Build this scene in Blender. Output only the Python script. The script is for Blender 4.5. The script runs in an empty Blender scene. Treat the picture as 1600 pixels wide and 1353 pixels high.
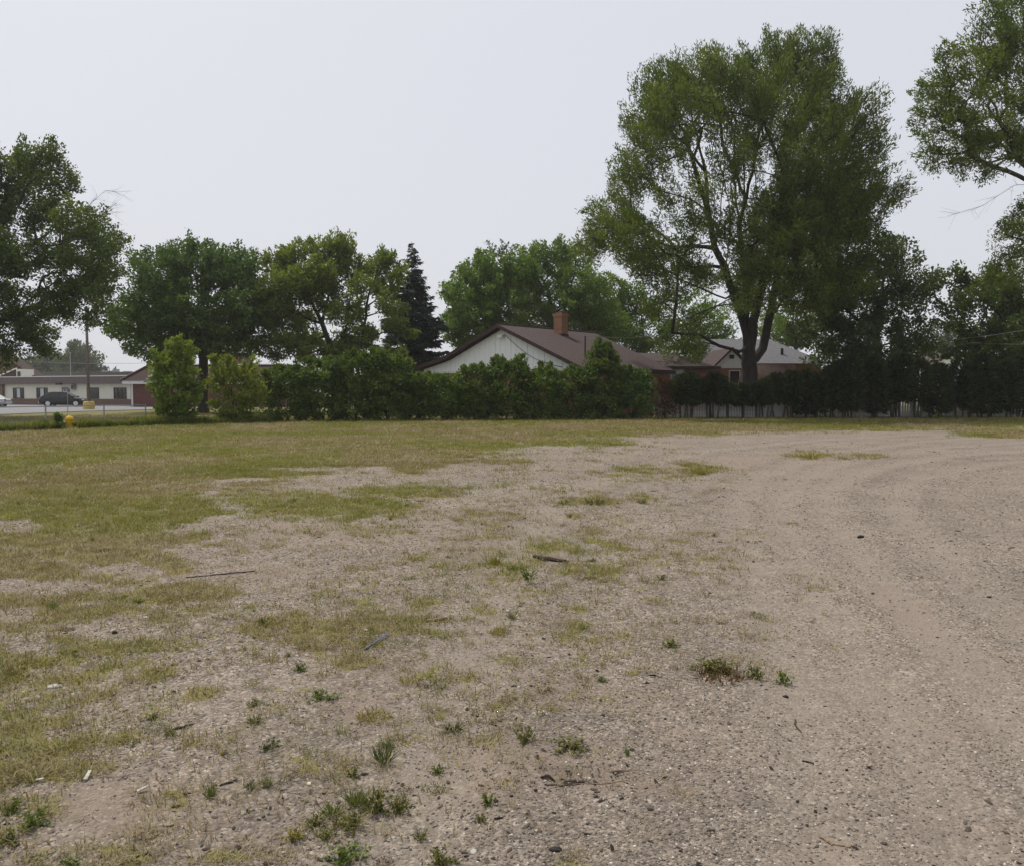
import bpy, math, random
import numpy as np
from mathutils import Vector, Matrix

# ------------------------------------------------------------------ camera, world, sun, exposure
SC = bpy.context.scene
COL = SC.collection
F, CX, CY, HOR, CAMH = 1256.0, 800.0, 676.5, 612.0, 1.7
PITCH = math.atan((CY - HOR) / F)
cam = bpy.data.objects.new('camera', bpy.data.cameras.new('camera'))
COL.objects.link(cam)
cam.location = (0, 0, CAMH)
cam.rotation_euler = (math.pi / 2 - PITCH, 0, 0)
cam.data.sensor_fit = 'HORIZONTAL'
cam.data.sensor_width = 36.0
cam.data.lens = 36.0 * F / 1600.0
cam.data.clip_start, cam.data.clip_end = 0.1, 9000.0
SC.camera = cam

SUN_EL, SUN_AZ = math.radians(60), math.radians(-46)
world = bpy.data.worlds.new('World')
SC.world = world
world.use_nodes = True
wn, wl = world.node_tree.nodes, world.node_tree.links
wn.clear()
wo = wn.new('ShaderNodeOutputWorld')
bg = wn.new('ShaderNodeBackground')
sky = wn.new('ShaderNodeTexSky')
sky.sky_type = 'NISHITA'
sky.sun_disc = False
sky.sun_elevation = SUN_EL
sky.sun_rotation = SUN_AZ
sky.air_density, sky.dust_density, sky.ozone_density = 1.0, 6.0, 1.0
mixw = wn.new('ShaderNodeMix')
mixw.data_type = 'RGBA'
mixw.inputs[0].default_value = 0.72            # thick even summer haze veils the clear sky
mixw.inputs[7].default_value = (13.9, 14.2, 15.2, 1)
bg.inputs['Strength'].default_value = 0.1
wl.new(sky.outputs['Color'], mixw.inputs[6])
wl.new(mixw.outputs[2], bg.inputs['Color'])
wl.new(bg.outputs[0], wo.inputs['Surface'])

sl = bpy.data.lights.new('sun', 'SUN')
sl.energy, sl.angle, sl.color = 5.0, math.radians(2.0), (1.0, 0.93, 0.82)
sun = bpy.data.objects.new('sun', sl)
COL.objects.link(sun)
sdir = Vector((math.sin(SUN_AZ) * math.cos(SUN_EL), math.cos(SUN_AZ) * math.cos(SUN_EL), math.sin(SUN_EL)))
sun.rotation_euler = sdir.to_track_quat('Z', 'Y').to_euler()
sun.location = sdir * 60

SC.view_settings.view_transform = 'Standard'
SC.view_settings.look = 'None'
SC.view_settings.gamma = 1.0
SC.view_settings.use_curve_mapping = False
SC.view_settings.exposure = -0.62
SC.render.engine = 'CYCLES'
SC.cycles.use_denoising = True
SC.cycles.denoiser = 'OPENIMAGEDENOISE'
SC.cycles.denoising_input_passes = 'RGB_ALBEDO_NORMAL'
SC.cycles.denoising_prefilter = 'ACCURATE'
SC.cycles.max_bounces = 8
SC.cycles.volume_bounces = 1
SC.cycles.transparent_max_bounces = 8
SC.cycles.caustics_reflective = False
SC.cycles.caustics_refractive = False

# ------------------------------------------------------------------ pixel <-> place
cp, sp = math.cos(PITCH), math.sin(PITCH)
def ray(px, py):
    u, v = (px - CX) / F, (CY - py) / F
    return np.array([u, cp + v * sp, v * cp - sp])
def at(px, py, Y):
    d = ray(px, py)
    return np.array([0, 0, CAMH]) + d * (Y / d[1])
def G(px, py, z=0.0):
    d = ray(px, py)
    return np.array([0, 0, CAMH]) + d * ((z - CAMH) / d[2])
def project(X, Y, Z=0.0):
    z = Z - CAMH
    dep = Y * cp - z * sp
    up = Y * sp + z * cp
    dep = np.maximum(dep, 0.3)
    return CX + F * X / dep, CY - F * up / dep

# ------------------------------------------------------------------ noise
def _h(ix, iy, s):
    h = (ix * 374761393 + iy * 668265263 + s * 974634721) & 0xFFFFFFFF
    h = ((h ^ (h >> 13)) * 1274126177) & 0xFFFFFFFF
    h = h ^ (h >> 16)
    return (h & 0xFFFF) / 65535.0
def vnoise(x, y, s=0):
    x = np.asarray(x, float); y = np.asarray(y, float)
    ix = np.floor(x).astype(np.int64); iy = np.floor(y).astype(np.int64)
    fx, fy = x - ix, y - iy
    fx = fx * fx * (3 - 2 * fx); fy = fy * fy * (3 - 2 * fy)
    a = _h(ix, iy, s); b = _h(ix + 1, iy, s); c = _h(ix, iy + 1, s); d = _h(ix + 1, iy + 1, s)
    return (a * (1 - fx) + b * fx) * (1 - fy) + (c * (1 - fx) + d * fx) * fy
def fbm(x, y, s=0, o=4):
    t, a, n = 0.0, 0.5, 0.0
    for k in range(o):
        t = t + a * vnoise(x * 2 ** k + 17.3 * k, y * 2 ** k - 9.1 * k, s + k)
        n += a; a *= 0.5
    return t / n
def sstep(a, b, x):
    t = np.clip((x - a) / (b - a), 0, 1)
    return t * t * (3 - 2 * t)

# ------------------------------------------------------------------ materials
MATS = {}
def new_mat(name):
    m = bpy.data.materials.new(name)
    m.use_nodes = True
    n = m.node_tree.nodes
    return m, n, m.node_tree.links, n['Principled BSDF']
def srgb(r, g, b):
    f = lambda c: (c / 255 / 12.92) if c / 255 < 0.04045 else ((c / 255 + 0.055) / 1.055) ** 2.4
    return (f(r), f(g), f(b), 1)
def noisy(name, c1, c2, scale=3.0, rough=0.7, bump=0.0, bscale=40.0, metal=0.0, detail=5.0, stretch=None, spec=0.3):
    m, n, l, p = new_mat(name)
    tc = n.new('ShaderNodeTexCoord')
    mp = n.new('ShaderNodeMapping')
    l.new(tc.outputs['Object'], mp.inputs['Vector'])
    if stretch: mp.inputs['Scale'].default_value = stretch
    t = n.new('ShaderNodeTexNoise'); t.inputs['Scale'].default_value = scale; t.inputs['Detail'].default_value = detail
    t.inputs['Roughness'].default_value = 0.62
    l.new(mp.outputs[0], t.inputs['Vector'])
    r = n.new('ShaderNodeValToRGB')
    r.color_ramp.elements[0].position, r.color_ramp.elements[1].position = 0.32, 0.68
    r.color_ramp.elements[0].color = (*c1[:3], 1); r.color_ramp.elements[1].color = (*c2[:3], 1)
    l.new(t.outputs['Fac'], r.inputs[0]); l.new(r.outputs[0], p.inputs['Base Color'])
    p.inputs['Roughness'].default_value = rough; p.inputs['Metallic'].default_value = metal
    p.inputs['Specular IOR Level'].default_value = spec
    if bump:
        t2 = n.new('ShaderNodeTexNoise'); t2.inputs['Scale'].default_value = bscale; t2.inputs['Detail'].default_value = 4
        l.new(mp.outputs[0], t2.inputs['Vector'])
        b = n.new('ShaderNodeBump'); b.inputs['Strength'].default_value = bump; b.inputs['Distance'].default_value = 0.02
        l.new(t2.outputs['Fac'], b.inputs['Height']); l.new(b.outputs[0], p.inputs['Normal'])
    MATS[name] = m
    return m
def brick_mat(name, c1, c2, mortar, rot=0.0, bw=0.22, bh=0.075):
    m, n, l, p = new_mat(name)
    tc = n.new('ShaderNodeTexCoord'); mp = n.new('ShaderNodeMapping')
    mp.inputs['Rotation'].default_value = (math.pi / 2, 0, 0)
    mpz = n.new('ShaderNodeMapping'); mpz.inputs['Rotation'].default_value = (0, 0, rot)
    l.new(tc.outputs['Object'], mpz.inputs[0]); l.new(mpz.outputs[0], mp.inputs[0])
    b = n.new('ShaderNodeTexBrick'); b.inputs['Scale'].default_value = 1.0
    b.inputs['Brick Width'].default_value = bw; b.inputs['Row Height'].default_value = bh
    b.inputs['Mortar Size'].default_value = 0.008
    b.inputs['Color1'].default_value = (*c1[:3], 1); b.inputs['Color2'].default_value = (*c2[:3], 1); b.inputs['Mortar'].default_value = (*mortar[:3], 1)
    l.new(mp.outputs[0], b.inputs['Vector'])
    t = n.new('ShaderNodeTexNoise'); t.inputs['Scale'].default_value = 1.7; t.inputs['Detail'].default_value = 5
    l.new(tc.outputs['Object'], t.inputs['Vector'])
    mx = n.new('ShaderNodeMix'); mx.data_type = 'RGBA'; mx.blend_type = 'MULTIPLY'; mx.inputs[0].default_value = 0.55
    r = n.new('ShaderNodeValToRGB'); r.color_ramp.elements[0].color = (0.55, 0.5, 0.47, 1); r.color_ramp.elements[1].color = (1.15, 1.1, 1.05, 1)
    l.new(t.outputs['Fac'], r.inputs[0]); l.new(b.outputs['Color'], mx.inputs[6]); l.new(r.outputs[0], mx.inputs[7])
    l.new(mx.outputs[2], p.inputs['Base Color'])
    bp = n.new('ShaderNodeBump'); bp.inputs['Strength'].default_value = 0.4; bp.inputs['Distance'].default_value = 0.01; bp.invert = True
    l.new(b.outputs['Fac'], bp.inputs['Height']); l.new(bp.outputs[0], p.inputs['Normal'])
    p.inputs['Roughness'].default_value = 0.85
    MATS[name] = m
    return m
def leaf_mat(name, dark, mid, light, trans=0.35, rough=0.55, instance=False, tcol=None):
    m, n, l, p = new_mat(name)
    if instance:
        a = n.new('ShaderNodeObjectInfo'); fac = a.outputs['Random']
    else:
        a = n.new('ShaderNodeAttribute'); a.attribute_name = 'tone'; fac = a.outputs['Fac']
    r = n.new('ShaderNodeValToRGB')
    e = r.color_ramp.elements
    e[0].position, e[1].position = 0.0, 1.0
    e[0].color = (*dark[:3], 1); e[1].color = (*light[:3], 1)
    x = e.new(0.5); x.color = (*mid[:3], 1)
    l.new(fac, r.inputs[0]); l.new(r.outputs[0], p.inputs['Base Color'])
    p.inputs['Roughness'].default_value = rough
    p.inputs['Specular IOR Level'].default_value = 0.25
    tr = n.new('ShaderNodeBsdfTranslucent')
    mc = n.new('ShaderNodeMix'); mc.data_type = 'RGBA'; mc.blend_type = 'MULTIPLY'; mc.inputs[0].default_value = 1.0
    mc.inputs[7].default_value = tcol or (1.25, 1.2, 0.45, 1)
    l.new(r.outputs[0], mc.inputs[6]); l.new(mc.outputs[2], tr.inputs['Color'])
    ms = n.new('ShaderNodeMixShader'); ms.inputs[0].default_value = trans
    l.new(p.outputs[0], ms.inputs[1]); l.new(tr.outputs[0], ms.inputs[2])
    l.new(ms.outputs[0], n['Material Output'].inputs['Surface'])
    MATS[name] = m
    return m
def glass_mat(name, c):
    m, n, l, p = new_mat(name)
    p.inputs['Base Color'].default_value = (*c, 1); p.inputs['Roughness'].default_value = 0.06
    p.inputs['Specular IOR Level'].default_value = 0.6
    MATS[name] = m
    return m

noisy('bark', (0.022, 0.018, 0.014), (0.055, 0.046, 0.037), 6, 0.9, 0.8, 25, stretch=(1, 1, 0.25))
noisy('bark_grey', (0.05, 0.045, 0.038), (0.12, 0.105, 0.09), 6, 0.9, 0.8, 25, stretch=(1, 1, 0.25))
noisy('dead_twig', (0.14, 0.12, 0.10), (0.24, 0.21, 0.18), 6, 0.9)
leaf_mat('leaf_willow', (0.034, 0.062, 0.012), (0.085, 0.13, 0.024), (0.165, 0.21, 0.042), 0.36)
leaf_mat('leaf_ash', (0.03, 0.058, 0.015), (0.068, 0.112, 0.025), (0.13, 0.175, 0.042), 0.34)
leaf_mat('leaf_maple', (0.03, 0.068, 0.018), (0.066, 0.126, 0.03), (0.13, 0.2, 0.048), 0.34)
leaf_mat('leaf_locust', (0.07, 0.11, 0.022), (0.135, 0.186, 0.038), (0.21, 0.26, 0.058), 0.42)
leaf_mat('leaf_bright', (0.05, 0.1, 0.021), (0.1, 0.175, 0.034), (0.175, 0.255, 0.054), 0.4)
leaf_mat('leaf_dark', (0.03, 0.054, 0.022), (0.058, 0.092, 0.034), (0.115, 0.15, 0.052), 0.34)
leaf_mat('leaf_hedge', (0.03, 0.06, 0.014), (0.074, 0.126, 0.026), (0.165, 0.222, 0.048), 0.38)
leaf_mat('leaf_shrub', (0.08, 0.135, 0.022), (0.145, 0.215, 0.036), (0.22, 0.285, 0.055), 0.42)
leaf_mat('leaf_yellow', (0.105, 0.145, 0.025), (0.175, 0.225, 0.04), (0.25, 0.285, 0.06), 0.42)
leaf_mat('leaf_rust', (0.05, 0.03, 0.015), (0.095, 0.05, 0.024), (0.14, 0.08, 0.035), 0.3, tcol=(1.2, 0.9, 0.6, 1))
leaf_mat('needle', (0.034, 0.054, 0.046), (0.055, 0.082, 0.068), (0.095, 0.125, 0.095), 0.15, tcol=(1, 1, 0.8, 1))
leaf_mat('cedar', (0.02, 0.034, 0.014), (0.036, 0.058, 0.022), (0.085, 0.1, 0.034), 0.25)
leaf_mat('leaf_far_hazed', (0.05, 0.075, 0.04), (0.075, 0.105, 0.055), (0.11, 0.14, 0.07), 0.3)  # paled, greyed green: distance haze put into the leaf colour
leaf_mat('blade_green', (0.118, 0.135, 0.03), (0.175, 0.185, 0.043), (0.235, 0.235, 0.065), 0.36, instance=True)
leaf_mat('blade_ditch', (0.06, 0.1, 0.022), (0.1, 0.145, 0.034), (0.15, 0.185, 0.05), 0.35, instance=True)
leaf_mat('blade_olive', (0.14, 0.14, 0.036), (0.2, 0.192, 0.053), (0.26, 0.24, 0.076), 0.32, instance=True)
leaf_mat('blade_straw', (0.2, 0.165, 0.085), (0.27, 0.222, 0.118), (0.34, 0.285, 0.165), 0.25, instance=True, tcol=(1.1, 1, 0.7, 1))
leaf_mat('weed_green', (0.066, 0.1, 0.02), (0.11, 0.15, 0.032), (0.165, 0.2, 0.052), 0.3)
leaf_mat('weed_olive', (0.075, 0.085, 0.022), (0.12, 0.13, 0.034), (0.18, 0.175, 0.05), 0.3)
leaf_mat('weed_yellow', (0.17, 0.15, 0.03), (0.24, 0.21, 0.045), (0.32, 0.27, 0.07), 0.3)
leaf_mat('weed_grey', (0.065, 0.085, 0.032), (0.1, 0.12, 0.05), (0.145, 0.16, 0.075), 0.3)
leaf_mat('weed_red', (0.08, 0.035, 0.02), (0.13, 0.065, 0.035), (0.17, 0.12, 0.05), 0.2, tcol=(1.1, 0.9, 0.6, 1))
noisy('siding', (0.78, 0.81, 0.8), (0.85, 0.87, 0.85), 2.5, 0.6, 0.15, 30, stretch=(4, 4, 0.4))
noisy('shingle_brown', (0.04, 0.027, 0.027), (0.084, 0.057, 0.055), 7, 0.9, 0.6, 18, detail=9)
noisy('shingle_grey', (0.1, 0.1, 0.108), (0.165, 0.163, 0.174), 4, 0.9, 0.6, 18, detail=9)
noisy('shingle_red', (0.028, 0.014, 0.013), (0.055, 0.028, 0.026), 6, 0.9, 0.6, 18, detail=9)
noisy('trim_brown', (0.035, 0.02, 0.018), (0.06, 0.036, 0.032), 3, 0.6)
noisy('trim_white', (0.66, 0.66, 0.64), (0.76, 0.76, 0.74), 3, 0.5)
noisy('fascia_brown', (0.115, 0.092, 0.088), (0.17, 0.138, 0.13), 1.4, 0.8, stretch=(6, 6, 0.5))
noisy('stucco_cream', (0.64, 0.62, 0.52), (0.72, 0.70, 0.6), 1.2, 0.8, 0.2, 60)
brick_mat('brick_orange', (0.36, 0.135, 0.075), (0.27, 0.10, 0.06), (0.30, 0.24, 0.2))
brick_mat('brick_chimney', (0.36, 0.165, 0.075), (0.28, 0.115, 0.055), (0.34, 0.26, 0.2))
brick_mat('brick_red', (0.19, 0.062, 0.05), (0.13, 0.045, 0.04), (0.16, 0.11, 0.1))
brick_mat('brick_tan', (0.2, 0.115, 0.075), (0.145, 0.08, 0.058), (0.2, 0.165, 0.14))
noisy('shed_brown', (0.075, 0.05, 0.045), (0.12, 0.08, 0.07), 2, 0.8)
noisy('shed_tan', (0.34, 0.27, 0.17), (0.42, 0.34, 0.22), 2, 0.8)
glass_mat('glass_dark', (0.012, 0.014, 0.018))
noisy('curtain', (0.42, 0.44, 0.46), (0.62, 0.63, 0.64), 4, 0.8, stretch=(12, 12, 0.3))
noisy('metal_grey', (0.26, 0.27, 0.28), (0.38, 0.39, 0.4), 8, 0.45, metal=0.6)
noisy('metal_dark', (0.02, 0.02, 0.022), (0.04, 0.04, 0.042), 8, 0.5, metal=0.3)
noisy('pole_wood', (0.12, 0.10, 0.085), (0.2, 0.17, 0.15), 4, 0.9, stretch=(3, 3, 0.2))
noisy('paint_yellow', (0.5, 0.31, 0.015), (0.68, 0.46, 0.035), 6, 0.5)
noisy('paint_yellow_worn', (0.50, 0.36, 0.10), (0.62, 0.46, 0.16), 5, 0.8)
noisy('sign_blue', (0.035, 0.07, 0.2), (0.055, 0.10, 0.27), 5, 0.5)
noisy('fence_white', (0.66, 0.69, 0.73), (0.78, 0.8, 0.82), 3, 0.7, stretch=(6, 6, 0.5))
noisy('asphalt', (0.17, 0.17, 0.18), (0.23, 0.23, 0.24), 2, 0.9, 0.3, 60, detail=8)
noisy('rubber', (0.012, 0.012, 0.012), (0.02, 0.02, 0.02), 8, 0.8)
noisy('alloy', (0.5, 0.5, 0.52), (0.62, 0.62, 0.64), 8, 0.3, metal=0.8)
noisy('wire', (0.025, 0.025, 0.025), (0.05, 0.05, 0.05), 4, 0.6)
noisy('wire_light', (0.22, 0.23, 0.23), (0.3, 0.31, 0.31), 4, 0.6)
noisy('stick_dark', (0.035, 0.024, 0.018), (0.075, 0.052, 0.04), 30, 0.9, 0.5, 80)
noisy('stick_tan', (0.2, 0.145, 0.09), (0.3, 0.23, 0.15), 30, 0.9, 0.5, 80)
noisy('plastic_blue', (0.03, 0.055, 0.12), (0.08, 0.11, 0.18), 20, 0.4)
noisy('stone_white', (0.36, 0.34, 0.31), (0.52, 0.5, 0.46), 25, 0.8, 0.4, 90)
noisy('stone_yellow', (0.5, 0.48, 0.3), (0.66, 0.63, 0.42), 25, 0.8)
noisy('scrap_dark', (0.012, 0.011, 0.01), (0.03, 0.026, 0.024), 30, 0.8)
noisy('litter_tan', (0.2, 0.155, 0.11), (0.29, 0.23, 0.165), 20, 0.9)
def paint(name, c, rough=0.22):
    m, n, l, p = new_mat(name)
    p.inputs['Base Color'].default_value = (*c, 1); p.inputs['Roughness'].default_value = rough
    p.inputs['Coat Weight'].default_value = 0.5 if name != 'car_dark' else 0.1; p.inputs['Coat Roughness'].default_value = 0.08
    MATS[name] = m
paint('car_dark', (0.004, 0.004, 0.007), .35); paint('car_silver', (0.42, 0.42, 0.43)); paint('lamp_red', (0.25, 0.01, 0.01)); paint('lamp_clear', (0.55, 0.55, 0.55))

# ------------------------------------------------------------------ mesh helpers
def tag(o, label=None, cat=None, group=None, kind=None):
    if label: o['label'] = label
    if cat: o['category'] = cat
    if group: o['group'] = group
    if kind: o['kind'] = kind
    return o
def empty(name, loc, rz=0.0):
    o = bpy.data.objects.new(name, None)
    o.empty_display_size = 0.2
    COL.objects.link(o)
    o.location = Vector([float(v) for v in loc]); o.rotation_euler = (0, 0, rz)
    return o
def base_of(o):
    while o is not None and o.parent is not None: o = o.parent
    return np.array(o.location) if o is not None else np.zeros(3)
def mesh_np(name, V, faces_flat, sizes, mats, smooth=False, face_attr=None):
    me = bpy.data.meshes.new(name)
    V = np.asarray(V, np.float32)
    me.vertices.add(len(V)); me.vertices.foreach_set('co', V.ravel())
    faces_flat = np.asarray(faces_flat, np.int32); sizes = np.asarray(sizes, np.int32)
    me.loops.add(len(faces_flat)); me.loops.foreach_set('vertex_index', faces_flat)
    me.polygons.add(len(sizes))
    st = np.zeros(len(sizes), np.int32); st[1:] = np.cumsum(sizes)[:-1]
    me.polygons.foreach_set('loop_start', st)
    if smooth: me.polygons.foreach_set('use_smooth', np.ones(len(sizes), bool))
    for k, v in (face_attr or {}).items():
        a = me.attributes.new(k, 'FLOAT', 'FACE'); a.data.foreach_set('value', np.asarray(v, np.float32))
    me.update(calc_edges=True)
    for m in ([mats] if isinstance(mats, str) else mats): me.materials.append(MATS[m])
    return me
def link(name, me, parent=None, loc=None):
    o = bpy.data.objects.new(name, me); COL.objects.link(o)
    if parent is not None: o.parent = parent
    if loc is not None: o.location = [float(v) for v in loc]
    return o
class MB:
    def __init__(s): s.v = []; s.f = []
    def add(s, V, Fc):
        b = len(s.v); s.v += [tuple(map(float, p)) for p in V]; s.f += [tuple(i + b for i in f) for f in Fc]; return s
    def box(s, x0, x1, y0, y1, z0, z1):
        V = [(x, y, z) for z in (z0, z1) for y in (y0, y1) for x in (x0, x1)]
        return s.add(V, [(0, 2, 3, 1), (4, 5, 7, 6), (0, 1, 5, 4), (2, 6, 7, 3), (0, 4, 6, 2), (1, 3, 7, 5)])
    def obox(s, o, a, b, c):
        """box spanned from corner o by vectors a, b, c"""
        o, a, b, c = map(np.asarray, (o, a, b, c))
        V = [o, o + a, o + b, o + a + b, o + c, o + a + c, o + b + c, o + a + b + c]
        return s.add(V, [(0, 2, 3, 1), (4, 5, 7, 6), (0, 1, 5, 4), (2, 6, 7, 3), (0, 4, 6, 2), (1, 3, 7, 5)])
    def prism(s, poly, ext):
        n = len(poly); P = [np.asarray(p, float) for p in poly]; e = np.asarray(ext, float)
        V = P + [p + e for p in P]
        Fc = [tuple(range(n))[::-1], tuple(range(n, 2 * n))] + [(i, (i + 1) % n, n + (i + 1) % n, n + i) for i in range(n)]
        return s.add(V, Fc)
    def tube(s, pts, rad, sides=8, cap=True):
        pts = [np.asarray(p, float) for p in pts]; n = len(pts)
        rad = [rad] * n if np.isscalar(rad) else rad
        V = []; Fc = []; u = None
        for i in range(n):
            d = pts[min(i + 1, n - 1)] - pts[max(i - 1, 0)]; d = d / (np.linalg.norm(d) + 1e-9)
            if u is None: u = np.cross(d, [0, 0, 1.0] if abs(d[2]) < .9 else [1.0, 0, 0])
            u = u - d * np.dot(u, d); u = u / (np.linalg.norm(u) + 1e-9); w = np.cross(d, u)
            for k in range(sides):
                a = 2 * math.pi * k / sides
                V.append(pts[i] + rad[i] * (math.cos(a) * u + math.sin(a) * w))
        for i in range(n - 1):
            for k in range(sides):
                k2 = (k + 1) % sides
                Fc.append((i * sides + k, i * sides + k2, (i + 1) * sides + k2, (i + 1) * sides + k))
        if cap: Fc += [tuple(range(sides))[::-1], tuple((n - 1) * sides + k for k in range(sides))]
        return s.add(V, Fc)
    def lathe(s, prof, sides=16, c=(0, 0, 0), axis='z'):
        V = []; Fc = []; n = len(prof)
        for r, h in prof:
            for k in range(sides):
                a = 2 * math.pi * k / sides
                q = (r * math.cos(a), r * math.sin(a), h)
                if axis == 'y': q = (q[0], q[2], q[1])
                if axis == 'x': q = (q[2], q[0], q[1])
                V.append((q[0] + c[0], q[1] + c[1], q[2] + c[2]))
        for i in range(n - 1):
            for k in range(sides):
                k2 = (k + 1) % sides
                Fc.append((i * sides + k, i * sides + k2, (i + 1) * sides + k2, (i + 1) * sides + k))
        Fc += [tuple(range(sides))[::-1], tuple((n - 1) * sides + k for k in range(sides))]
        return s.add(V, Fc)
    def build(s, name, mat, parent=None, local=False, smooth=False, bevel=0.0):
        V = np.array(s.v, float)
        if parent is not None and not local: V = V - base_of(parent)
        me = bpy.data.meshes.new(name); me.from_pydata(V.tolist(), [], s.f); me.materials.append(MATS[mat])
        if smooth: me.polygons.foreach_set('use_smooth', [True] * len(me.polygons))
        me.update()
        o = link(name, me, parent)
        if bevel:
            b = o.modifiers.new('bevel', 'BEVEL'); b.width = bevel; b.segments = 2; b.limit_method = 'ANGLE'
        return o
def copy_tree(o, parent=None):
    c = o.copy(); COL.objects.link(c); c.parent = parent
    for ch in list(o.children): copy_tree(ch, c)
    return c
def unit(a): return a / (np.linalg.norm(a, axis=-1, keepdims=True) + 1e-9)

# ------------------------------------------------------------------ ground: what grows where (chart of the ground in photo pixels, raggedness in metres)
LAWN_X = [-400, 0, 150, 300, 380, 500, 600, 680, 760, 850, 1000, 1200, 1400, 1600, 2000]
LAWN_Y = [800, 790, 782, 752, 744, 737, 730, 722, 703, 690, 680, 673, 669, 667, 664]
LEFT_Y = [735, 770, 800, 850, 880, 905, 930, 960, 1000, 1050, 1100, 1200, 1300, 1400]
LEFT_X = [370, 330, 345, 270, 240, 250, 330, 290, 230, 290, 280, 230, 200, 190]
PATCH = [(520, 792, 120, 16, .75), (630, 768, 80, 9, .7), (420, 775, 90, 12, .55), (590, 800, 90, 10, .5), (920, 781, 42, 6, 1.0), (880, 782, 12, 5, .8), (905, 691, 75, 5, .7),
         (700, 712, 90, 6, .45), (790, 720, 40, 3, .6), (1005, 742, 70, 10, .33), (1095, 733, 22, 7, .75), (1268, 712, 27, 5, .9), (1345, 714, 40, 4, .3), (1560, 677, 60, 5, .8), (290, 925, 65, 13, .9), (200, 935, 75, 13, .75),
         (160, 965, 90, 14, .6), (455, 985, 75, 16, .8), (580, 975, 110, 13, .72), (540, 1010, 65, 15, .7), (545, 1035, 30, 12, .7), (690, 945, 45, 14, .35), (780, 985, 18, 10, .5), (800, 800, 30, 6, .3),
         (240, 1045, 40, 16, .5), (300, 1085, 30, 14, .4), (85, 1170, 110, 60, .5), (200, 1130, 80, 30, .45), (260, 1250, 55, 20, .6), (400, 1265, 55, 10, .45), (280, 1300, 70, 14, .55),
         (300, 1340, 120, 14, .45), (90, 1320, 60, 16, .35), (940, 1010, 60, 20, .10), (1100, 880, 60, 12, .12), (900, 785, 60, 8, .3), (1000, 778, 20, 8, .45), (890, 805, 10, 4, .6), (90, 768, 90, 14, .6)]
BARE = [(0, 822, 55, 9), (185, 886, 60, 7), (40, 915, 90, 12), (205, 985, 85, 14), (40, 1010, 40, 10), (560, 748, 120, 6), (150, 1240, 90, 22), (110, 1290, 80, 18), (230, 1180, 60, 14)]
SAND = [(1378, 928, 24, 13, .8), (1400, 948, 26, 13, .85), (1424, 968, 28, 13, .85), (1452, 988, 28, 13, .75), (1490, 1012, 30, 14, .6), (1530, 1040, 40, 18, .4), (1200, 725, 120, 14, .5), (1300, 738, 90, 8, .4), (480, 835, 120, 22, .45), (640, 835, 140, 20, .35), (700, 1050, 120, 22, .5), (900, 1085, 110, 18, .5),
        (540, 1105, 40, 25, .55), (830, 1190, 110, 32, .75), (740, 1230, 100, 30, .5), (960, 1225, 70, 16, .6), (200, 1260, 110, 40, .6), (1300, 1330, 60, 22, .6), (760, 860, 60, 18, .4), (1080, 1140, 50, 18, .4),
        (1490, 1130, 60, 40, .35), (1140, 1180, 60, 20, .3), (1060, 1210, 70, 30, .35), (430, 900, 60, 18, .4)]
def ell(px, py, c, soft=0.6):
    d = np.hypot((px - c[0]) / c[2], (py - c[1]) / c[3])
    return 1 - sstep(1 - soft * 0.6, 1 + soft, d)
def grass_cover(X, Y):
    px, py = project(X, Y)
    n1 = fbm(X * 0.9, Y * 0.9, 3, 4) - 0.5
    n2 = fbm(X * 3.5, Y * 3.5, 9, 3) - 0.5
    yb = np.interp(px, LAWN_X, LAWN_Y) + n1 * 60 * sstep(665, 740, py) + n2 * 14
    lawn = 1 - sstep(-6, 8, py - yb - n1 * 4)
    xb = np.interp(py, LEFT_Y, LEFT_X) + n1 * 260 + n2 * 120
    dens = np.interp(py, [730, 800, 900, 1000, 1100, 1250, 1400], [.93, .84, .68, .54, .48, .38, .32])
    left = (1 - sstep(-50, 50, px - xb)) * dens * (py > 700)
    g = np.maximum(lawn * (0.92 + 0.3 * n1), left)
    for p in PATCH: g = np.maximum(g, ell(px + n1 * 60, py + n2 * 14, p) * p[4])
    for b in BARE: g = g * (1 - 0.85 * ell(px + n1 * 60, py + n2 * 14, b))
    mid = ell(px, py, (640, 850, 400, 130), 0.8) * 0.17 + ell(px, py, (860, 980, 330, 120), 0.8) * 0.10 + ell(px, py, (480, 1180, 440, 200), 0.8) * 0.12
    g = np.maximum(g, mid * (0.5 + 1.2 * sstep(-.15, .3, n1 + n2 * .5)))
    g = np.where(Y > 45, 0.95, g)
    return np.clip(g, 0, 1)
def grass_density(X, Y):
    g = grass_cover(X, Y); r = np.hypot(X, Y)
    n_ = (fbm(X * 4.2, Y * 4.2, 85, 5) - .5) * 2.5 + .5
    n_ = n_ * .6 + .4 * ((fbm(X * 11, Y * 11, 87, 3) - .5) * 2.2 + .5)
    a = np.interp(r, [3, 10, 22], [.42, .36, .32])
    return sstep(-a, a, np.minimum(g * 1.15, 1.1) - n_) * (g > .02)
def sand_cover(X, Y):
    px, py = project(X, Y)
    n1 = fbm(X * 1.1 + 40, Y * 1.1, 13, 4) - 0.5
    n2 = fbm(X * 5 + 40, Y * 5, 15, 3) - 0.5
    s = np.zeros_like(X)
    for p in SAND: s = np.maximum(s, ell(px + n1 * 110 + n2 * 40, py + n2 * 24 + n1 * 20, p, 0.9) * p[4])
    return np.clip(s + 0.25 * sstep(0.1, 0.35, n1) * 1.0, 0, 1)
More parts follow.
